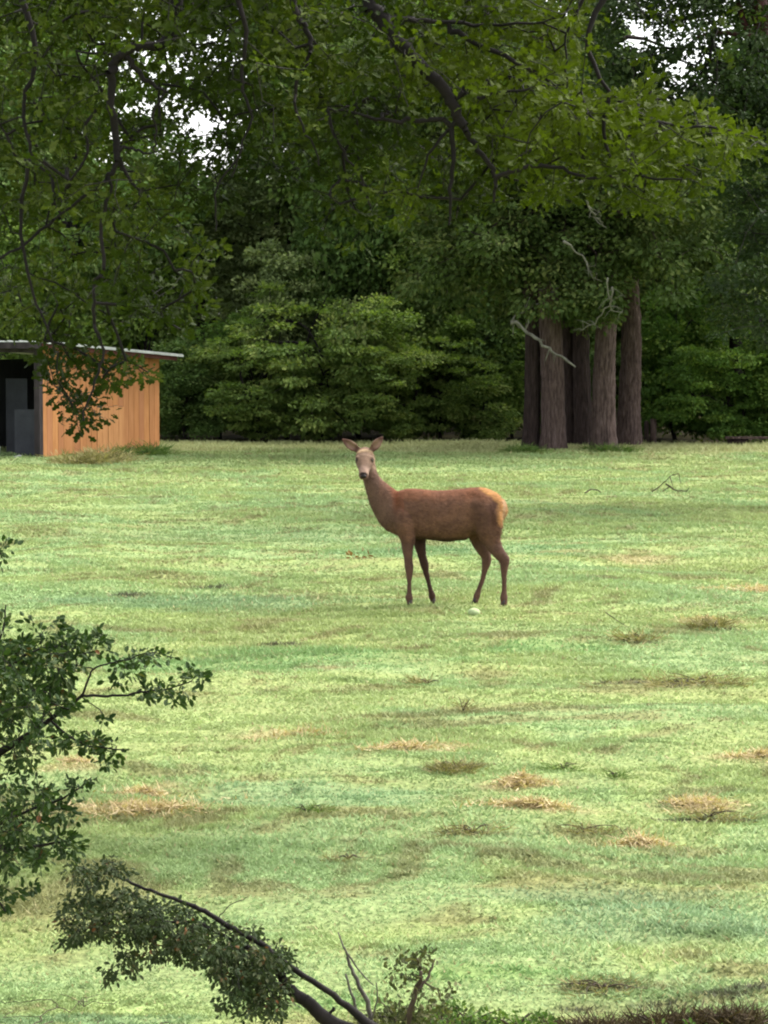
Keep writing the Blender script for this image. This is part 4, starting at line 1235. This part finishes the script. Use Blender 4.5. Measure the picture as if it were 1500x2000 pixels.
p = ground_at(1440, 874)
g = Geo(); g.tube([(-.22, 0, .06), (0, .02, .07), (.25, 0, .06)], [.11, .12, .10], 12, rough=.1)
root = empty('fallen_log', tuple(p), 0, 'short fallen log with a slab lying on it near the forest at the right', 'log')
link('log', g.mesh('log'), M['bark_dark'], root)
g = Geo(); g.box((.22, -.03, .20), (1.0, .2, .05)); link('slab', g.mesh('slab', False), M['bark_far'], root)
for u, v0, v1, w, lb in ((1276, 818, 860, .08, 'short pale grey post right of the rightmost trunk'), (1263, 822, 860, .06, 'short dark post beside the pale grey post')):
    D = 70.0; a = at(u, v1, D); b = at(u, v0, D); a[2] = float(terrain(a[0:1], a[1:2])[0])
    g = Geo(); g.tube([(0, 0, -.03), (0, 0, (b - a)[2] * .98), (0, 0, (b - a)[2])], [w, w * .95, w * .6], 10, rough=.08)
    tag(link('post', g.mesh('post'), M['bark_far'] if w > .07 else M['bark_dark'], None, tuple(a)), lb, 'post')


# ------------------------------------------------------------------ the deer
def deer():
    px = ground_at(880, 1180)
    OX, OY = px[0], px[1]
    feet_z = px[2]

    def q(zx, zy, y=0.0):      # side-view outline coordinates -> metres
        return np.array([(zx - 900) / 735, y, (1350 - zy) / 735])
    g = Geo()

    def ring_loft(C, A, B, ra, rb, sides=20, p=2.0):
        C = np.asarray(C, float); n = len(C)
        th = np.arange(sides) / sides * 2 * PI
        ca = np.sign(np.cos(th)) * np.abs(np.cos(th)) ** (2 / p); sa = np.sign(np.sin(th)) * np.abs(np.sin(th)) ** (2 / p)
        V = C[:, None] + A[:, None] * ca[None, :, None] * np.asarray(ra)[:, None, None] + B[:, None] * sa[None, :, None] * np.asarray(rb)[:, None, None]
        f = [(i * sides + j, i * sides + (j + 1) % sides, (i + 1) * sides + (j + 1) % sides, (i + 1) * sides + j) for i in range(n - 1) for j in range(sides)]
        V = np.vstack([V.reshape(-1, 3), C[0], C[-1]]); n0 = n * sides
        for j in range(0, sides, 2):
            f.append((n0, (j + 2) % sides, j + 1, j)); e = (n - 1) * sides
            f.append((n0 + 1, e + j, e + j + 1, e + (j + 2) % sides))
        g.add(V, f)

    def dense(a, m=4):
        a = np.asarray(a, float); t = np.linspace(0, len(a) - 1, (len(a) - 1) * m + 1)
        out = []
        for tt in t:
            i = min(int(tt), len(a) - 2); f = tt - i
            p0 = a[max(i - 1, 0)]; p1 = a[i]; p2 = a[i + 1]; p3 = a[min(i + 2, len(a) - 1)]
            out.append(.5 * ((2 * p1) + (-p0 + p2) * f + (2 * p0 - 5 * p1 + 4 * p2 - p3) * f * f + (-p0 + 3 * p1 - 3 * p2 + p3) * f ** 3))
        return np.array(out)
    # torso: zx, top, bottom, half width
    T = np.array([(445, 590, 730, .06), (470, 550, 790, .095), (510, 528, 845, .125), (560, 515, 872, .145), (620, 508, 874, .16), (700, 514, 876, .175), (790, 521, 886, .19), (880, 519, 896, .20),
                  (960, 512, 880, .195), (1040, 503, 850, .185), (1110, 498, 830, .18), (1170, 512, 810, .17), (1220, 535, 780, .15), (1262, 568, 740, .12), (1292, 612, 700, .07), (1303, 640, 672, .03)])
    T = dense(T, 3)
    C = np.stack([(T[:, 0] - 900) / 735, 0 * T[:, 0], (1350 - (T[:, 1] + T[:, 2]) / 2) / 735], 1)
    hz = (T[:, 2] - T[:, 1]) / 2 / 735
    n = len(T)
    ring_loft(C, np.tile([0, 1., 0], (n, 1)), np.tile([0, 0, 1.], (n, 1)), T[:, 3], hz, 28, 2.2)
    # neck: centre and half thickness in side view, lateral half width
    N_ = dense([(560, 680, 165, .12, 0), (500, 665, 150, .115, 0), (445, 620, 118, .10, 0), (395, 560, 96, .085, 0), (350, 490, 70, .07, .005), (322, 430, 55, .06, .012), (308, 375, 50, .056, .03), (298, 320, 52, .058, .05), (290, 270, 50, .06, .06)], 4)
    C = np.stack([(N_[:, 0] - 900) / 735, N_[:, 4], (1350 - N_[:, 1]) / 735], 1)
    Tn = norm(np.gradient(C, axis=0)); A = np.tile([0, 1., 0], (len(C), 1)); A = norm(A - Tn * (A * Tn).sum(1)[:, None]); B = np.cross(Tn, A)
    ring_loft(C, A, B, N_[:, 3] * 1.05, N_[:, 2] / 735 * 1.06, 20)
    # head, looking at the viewer: sections along d
    P0 = q(281, 268, .055)
    d = norm(np.array([-.045, -.865, -.50])); right = norm(np.cross(d, [0, 0, 1.])); upv = np.cross(right, d)
    Hs = dense([(-.07, .035, .045, 0), (-.04, .068, .068, 0), (.02, .088, .080, .0), (.08, .093, .078, -.002), (.125, .088, .074, -.008), (.17, .070, .066, -.016), (.22, .055, .056, -.024), (.27, .049, .050, -.030), (.305, .049, .046, -.032), (.33, .040, .038, -.033), (.345, .022, .022, -.034)], 3)
    C = P0 + Hs[:, 0:1] * d + Hs[:, 3:4] * upv
    ring_loft(C, np.tile(right, (len(C), 1)), np.tile(upv, (len(C), 1)), Hs[:, 1], Hs[:, 2], 20, 2.2)
    # brow ridges
    for sgn in (-1, 1):
        c = P0 + d * .10 + right * sgn * .062 + upv * .040
        ring_loft([c - d * .04, c - d * .015, c + d * .02, c + d * .045], np.tile(right, (4, 1)), np.tile(upv, (4, 1)), [.006, .022, .022, .006], [.006, .018, .018, .006], 10)
    # ears
    for sgn, tip in ((-1, q(112, 148, .02)), (1, q(408, 132, .02))):
        rt_ = P0 + right * (.058 * sgn) + upv * .045 - d * .01
        if (tip - P0) @ right * sgn < 0: rt_ = P0 - right * (.058 * sgn) + upv * .045 - d * .01
        ax = tip - rt_; L = np.linalg.norm(ax); ax = ax / L
        front = norm(np.array([0, -1., -.1]) - ax * (np.array([0, -1., -.1]) @ ax)); sd_ = np.cross(ax, front)
        tt = np.array([-.05, .12, .3, .5, .7, .88, 1.0]); ww = np.array([.018, .026, .034, .036, .029, .016, .004])
        for k in range(-3, 4):      # cupped blade built of slats
            a = k / 3
            Cc = rt_ + ax * L * tt[:, None] + sd_ * (ww * a)[:, None] + front * (.022 * a * a * np.sin(np.clip(tt, 0, 1) * PI))[:, None]
            ring_loft(Cc, np.tile(sd_, (7, 1)), np.tile(front, (7, 1)), np.maximum(ww / 3.2, .005), np.full(7, .009), 8)

    # legs: zx, zy, half thickness (px), y
    def leg(pts, lat=.85):
        a = dense(pts, 4)
        C = np.stack([(a[:, 0] - 900) / 735, a[:, 3], (1350 - a[:, 1]) / 735], 1)
        Tn = norm(np.gradient(C, axis=0)); A = np.tile([0, 1., 0], (len(C), 1)); A = norm(A - Tn * (A * Tn).sum(1)[:, None]); B = np.cross(Tn, A)
        r = a[:, 2] / 735 * 1.13 + .001
        ring_loft(C, A, B, r * lat + .0015, r, 14)
    leg([(548, 640, 20, -.09), (552, 680, 55, -.095), (560, 740, 70, -.095), (574, 805, 62, -.10), (588, 870, 48, -.105), (588, 940, 36, -.10), (592, 1010, 27, -.095), (598, 1065, 29, -.09), (600, 1100, 25, -.09), (600, 1180, 14.5, -.09), (600, 1255, 15, -.09), (600, 1296, 24, -.09), (602, 1320, 19, -.092), (606, 1342, 21, -.098)])
    leg([(630, 700, 20, .08), (640, 760, 60, .085), (664, 850, 50, .095), (680, 930, 36, .09), (697, 1010, 27, .085), (712, 1065, 27, .085), (720, 1110, 20, .085), (738, 1180, 14.5, .085), (756, 1250, 15, .085), (766, 1292, 23, .085), (772, 1318, 18, .082), (778, 1336, 21, .078)])
    leg([(1140, 560, 20, -.075), (1145, 600, 70, -.075), (1155, 665, 96, -.08), (1165, 740, 96, -.09), (1175, 820, 80, -.10), (1195, 890, 56, -.105), (1232, 950, 44, -.105), (1268, 995, 37, -.10), (1286, 1022, 34, -.10), (1285, 1090, 23, -.10), (1285, 1160, 16, -.10), (1285, 1240, 16, -.10), (1284, 1292, 25, -.10), (1284, 1320, 21, -.102), (1283, 1342, 22, -.108)], .75)
    leg([(1110, 570, 20, .07), (1110, 640, 90, .07), (1100, 750, 92, .09), (1095, 830, 70, .10), (1112, 900, 52, .10), (1140, 960, 42, .10), (1160, 1010, 33, .10), (1162, 1050, 30, .10), (1148, 1110, 20, .10), (1132, 1180, 15, .10), (1110, 1240, 15, .10), (1096, 1285, 21, .10), (1087, 1312, 19, .10), (1080, 1336, 20, .095)], .75)
    # udder / flank fold
    ring_loft([q(930, 830), q(960, 850), q(1010, 845), q(1060, 815)], np.tile([0, 1., 0], (4, 1)), np.tile([0, 0, 1.], (4, 1)), [.04, .09, .10, .04], [.03, .05, .05, .03], 12)
    me = g.mesh('tmp', True)
    tmp = bpy.data.objects.new('tmp', me); COL.objects.link(tmp)
    md = tmp.modifiers.new('r', 'REMESH'); md.mode = 'VOXEL'; md.voxel_size = .0075; md.use_smooth_shade = True
    sm = tmp.modifiers.new('s', 'SMOOTH'); sm.iterations = 8; sm.factor = .5
    dg = bpy.context.evaluated_depsgraph_get()
    body = bpy.data.meshes.new_from_object(tmp.evaluated_get(dg))
    bpy.data.objects.remove(tmp)
    nv = len(body.vertices); co = np.zeros(nv * 3, dtype=np.float32); body.vertices.foreach_get('co', co); co = co.reshape(-1, 3).astype(float)
    def gz(a, b, ra, rb):
        return np.exp(-((co[:, 0] * 735 + 900 - a) / ra) ** 2 - ((1350 - co[:, 2] * 735 - b) / rb) ** 2)
    body.vertices.foreach_get('co', co.ravel().astype(np.float32)) if False else None
    n0 = np.zeros(nv * 3, dtype=np.float32); body.vertices.foreach_get('normal', n0); n0 = n0.reshape(-1, 3)
    dsp = (-.016 * gz(1035, 700, 34, 110) - .010 * gz(690, 720, 30, 120) + .010 * gz(590, 660, 60, 70) + .010 * gz(1130, 640, 60, 70) - .012 * gz(500, 600, 26, 70) - .008 * gz(640, 830, 30, 40)
           - .010 * gz(1060, 560, 50, 26) + .006 * gz(560, 780, 40, 40) - .010 * gz(1190, 740, 20, 60))
    fx, fz = co[:, 0] * 735, co[:, 2] * 735
    dsp += .006 * (fbm(fx / 46 + 3, fz / 34, 51, 3) - .5) + .004 * (fbm(fx / 16, fz / 10, 52, 2) - .5)
    for q_ in range(5): dsp += -.0035 * np.exp(-(((fx + 900) - (720 + q_ * 52) - (1350 - fz - 640) * .12) / 10) ** 2) * gz(820, 700, 150, 90) ** .5
    co = co + n0 * dsp[:, None]
    body.vertices.foreach_set('co', np.ascontiguousarray(co, dtype=np.float32).ravel()); body.update()
    nr = np.zeros(nv * 3, dtype=np.float32); body.vertices.foreach_get('normal', nr); nr = nr.reshape(-1, 3)
    zx = co[:, 0] * 735 + 900; zy = 1350 - co[:, 2] * 735
    def mixc(c, k, t): return c * (1 - k[:, None]) + np.array(t) * k[:, None]
    col = np.tile(np.array([.108, .056, .035]), (nv, 1))
    nz = fbm(zx / 60, zy / 45, 5, 3)
    nf_ = fbm(zx / 22, zy / 9, 6, 3)
    col = col * (.72 + .56 * nf_[:, None])
    col = mixc(col, sstep(nz, .42, .7) * .5, (.145, .073, .042))
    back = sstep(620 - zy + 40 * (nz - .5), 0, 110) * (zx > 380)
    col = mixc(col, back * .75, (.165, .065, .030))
    neck = sstep(560 - zx, 0, 130) * (1 - sstep(zy, 740, 860))
    nape = sstep((zx - 300) - (zy - 350) * .62, 30, 75) * (zx < 560) * (zy > 330)
    col = mixc(col, neck * .7, (.112, .069, .050))
    col = mixc(col, nape * .6, (.15, .058, .030))
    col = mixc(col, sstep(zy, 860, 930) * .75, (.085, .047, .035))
    col = mixc(col, sstep(zy, 835, 880) * sstep(zx, 590, 660) * (1 - sstep(zx, 1000, 1060)) * .9, (.035, .018, .012))  # shading under the belly painted into the coat
    th = np.sqrt(((zx - 1130) / 105) ** 2 + ((zy - 690) / 105) ** 2)
    col = mixc(col, (1 - sstep(th, .5, 1.2)) * .55, (.07, .036, .025))  # dark shading of the thigh, put into the coat colour
    # saddle line behind the shoulder blade
    sh = np.abs(zx - (500 + (zy - 560) * .05)); col = mixc(col, (1 - sstep(sh, 6, 40)) * (1 - sstep(zy, 600, 720)) * (zy > 500) * .45, (.16, .05, .02))
    # rump patch: a crescent at the rear, edged dark
    edge = 1245 - np.clip((zy - 560), -60, 0) * -2.0 + 10 * (nz - .5) * 3
    rp = sstep(zx - (1208 - np.clip(600 - zy, 0, 200) * 1.25 + 60 * (nz - .5)), 0, 34) * (1 - sstep(zy + 50 * (nz - .5), 730, 790))
    dk = sstep(zx - 1150, 0, 70) * sstep(zy, 565, 620) * (1 - sstep(zy, 740, 820)) * (1 - rp)
    col = mixc(col, dk * .75, (.05, .022, .014))
    col = mixc(col, rp * (.75 + .25 * sstep(nf_, .35, .6)), (.33, .17, .06))
    col = mixc(col, rp * sstep(zx, 1262, 1275) * (1 - sstep(zx, 1278, 1300)), (.36, .245, .14))
    # head
    loc = co - P0; s_ = loc @ d; l_ = loc @ right; u_ = loc @ upv
    hd = (s_ > -.03) & (np.abs(l_) < .11) & (np.abs(u_) < .1) & (zy < 400)
    face = np.tile(np.array([.125, .08, .054]), (nv, 1))
    face = mixc(face, (1 - sstep(s_, .02, .09)), (.30, .215, .12))
    face = mixc(face, (1 - sstep(np.abs(s_ - .052), .004, .014)) * .55, (.20, .12, .07))
    face = mixc(face, (1 - sstep(np.abs(s_ - .10), .006, .022)) * .5, (.32, .22, .15))
    face = mixc(face, sstep(s_, .2, .27) * (u_ > -.05) * .8, (.20, .135, .10))
    face = mixc(face, (sstep(s_, .318, .328)) * (u_ > -.052), (.02, .014, .013))
    face = mixc(face, sstep(-u_, .052, .060) * sstep(s_, .22, .26) * .8, (.10, .06, .05))
    eye = np.sqrt((s_ - .125) ** 2 + (np.abs(l_) - .072) ** 2 * 1.0 + (u_ - .022) ** 2)
    face = mixc(face, (1 - sstep(eye, .022, .036)) * .95, (.035, .02, .012))
    hk = (sstep(s_, -.01, .03) * hd)[:, None]
    col = col * (1 - hk) + face * hk
    ear = (zy < 245) & ~(hd & (np.abs(l_) < .075) & (s_ > -.06)) & ((zx < 225) | (zx > 330)) & (zx < 460)
    fr = (nr[:, 1] < -.35)
    col[ear] = np.array([.085, .042, .032]); 
    edr = np.minimum(np.hypot(zx - 180, zy - 195), np.hypot(zx - 365, zy - 185))
    col = mixc(col, (ear & fr) * (1 - sstep(edr, 18, 50)) * .75, (.24, .155, .11))
    col = col * np.array([1.01, .99, 1.0])
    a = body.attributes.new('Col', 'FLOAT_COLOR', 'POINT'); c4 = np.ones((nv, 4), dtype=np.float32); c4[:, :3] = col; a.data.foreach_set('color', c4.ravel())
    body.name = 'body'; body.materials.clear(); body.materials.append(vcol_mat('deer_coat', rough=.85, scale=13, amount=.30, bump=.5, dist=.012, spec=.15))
    root = empty('deer', (OX, OY, feet_z - .012), 0, 'brown red deer hind standing side-on in the field with her head turned to the viewer', 'deer')
    link('body', body, None, root)
    rf = np.random.default_rng(71)
    ok = np.where((zy > 255) | (zx > 480))[0]
    ok = ok[~(hd[ok] & (s_[ok] > .10))]
    k = rf.choice(ok, 80000)
    nn = norm(nr[k].astype(float)); flow = np.where((zx[k] < 520)[:, None], np.array([.25, 0, -1.]), np.where((zy[k] > 900)[:, None], np.array([.05, 0, -1.]), np.array([1., 0, -.45])))
    flow = norm(flow - nn * (flow * nn).sum(1)[:, None] + rf.normal(0, .18, (len(k), 3)))
    ln = (.012 + .012 * rf.random(len(k))) * np.where(zy[k] > 900, .55, 1) * np.where(zx[k] > 1200, 1.5, 1)
    tip = co[k] + flow * ln[:, None] + nn * (ln * .33)[:, None]
    sd2 = norm(np.cross(flow, nn)) * .0016
    lock = fbm(zx[k] / 14, zy[k] / 7, 88, 2)
    hc = col[k] * (.45 + 1.25 * lock[:, None]) * (.75 + .5 * rf.random((len(k), 1)))
    b0 = co[k] - nn * .002
    HV = np.stack([b0 - sd2, b0 + sd2, tip], 1).reshape(-1, 3)
    fm = mesh_np('fur', HV, np.arange(len(HV)).reshape(-1, 3), cols={'Col': np.repeat(hc, 3, 0)})
    fo = link('fur', fm, vcol_mat('deer_fur', rough=.85, scale=5, amount=.05, bump=0, trans=.1), root)
    fo['kind'] = 'stuff'
    # eyes, nose, hooves, tail
    def blob(name, c, r, mat, par=root):
        gg = Geo(); th_ = np.linspace(-PI / 2, PI / 2, 9)
        gg.tube(np.stack([0 * th_, 0 * th_, np.sin(th_)], 1), np.maximum(np.cos(th_), .01), 14)
        o = link(name, gg.mesh(name), mat, par, tuple(c)); o.scale = r; return o
    black = noise_mat('wet_black', [(.3, (.006, .004, .004)), (.7, (.015, .01, .009))], 20, rough=.5, bump=0, spec=.2)
    for s2 in (-1, 1): blob('eye', P0 + d * .128 + right * (.068 * s2) + upv * .020, (.017, .018, .015), black)
    blob('nose', P0 + d * .346 - upv * .026, (.030, .014, .019), black)
    hoof_m = noise_mat('hoof', [(.3, (.02, .014, .012)), (.7, (.06, .045, .038))], 20, rough=.4)
    for zx_, yy in ((608, -.1), (781, .076), (1282, -.11), (1077, .093)):
        gg = Geo()
        x_ = (zx_ - 900) / 735
        for s3 in (-1, 1):
            gg = Geo(); gg.tube([(x_ + .005, yy + s3 * .012, .055), (x_ - .004, yy + s3 * .013, .028), (x_ - .014, yy + s3 * .014, .0)], [.012, .0165, .021], 10, flat=.75)
            link('hoof', gg.mesh('hoof'), hoof_m, root)
    gg = Geo(); gg.tube([q(1275, 590), q(1290, 625), q(1295, 665), q(1290, 705), q(1282, 728)], [.016, .022, .024, .019, .007], 12)
    link('tail', gg.mesh('tail'), noise_mat('tail_fur', [(.3, (.20, .10, .045)), (.7, (.34, .19, .08))], 25), root)


deer()
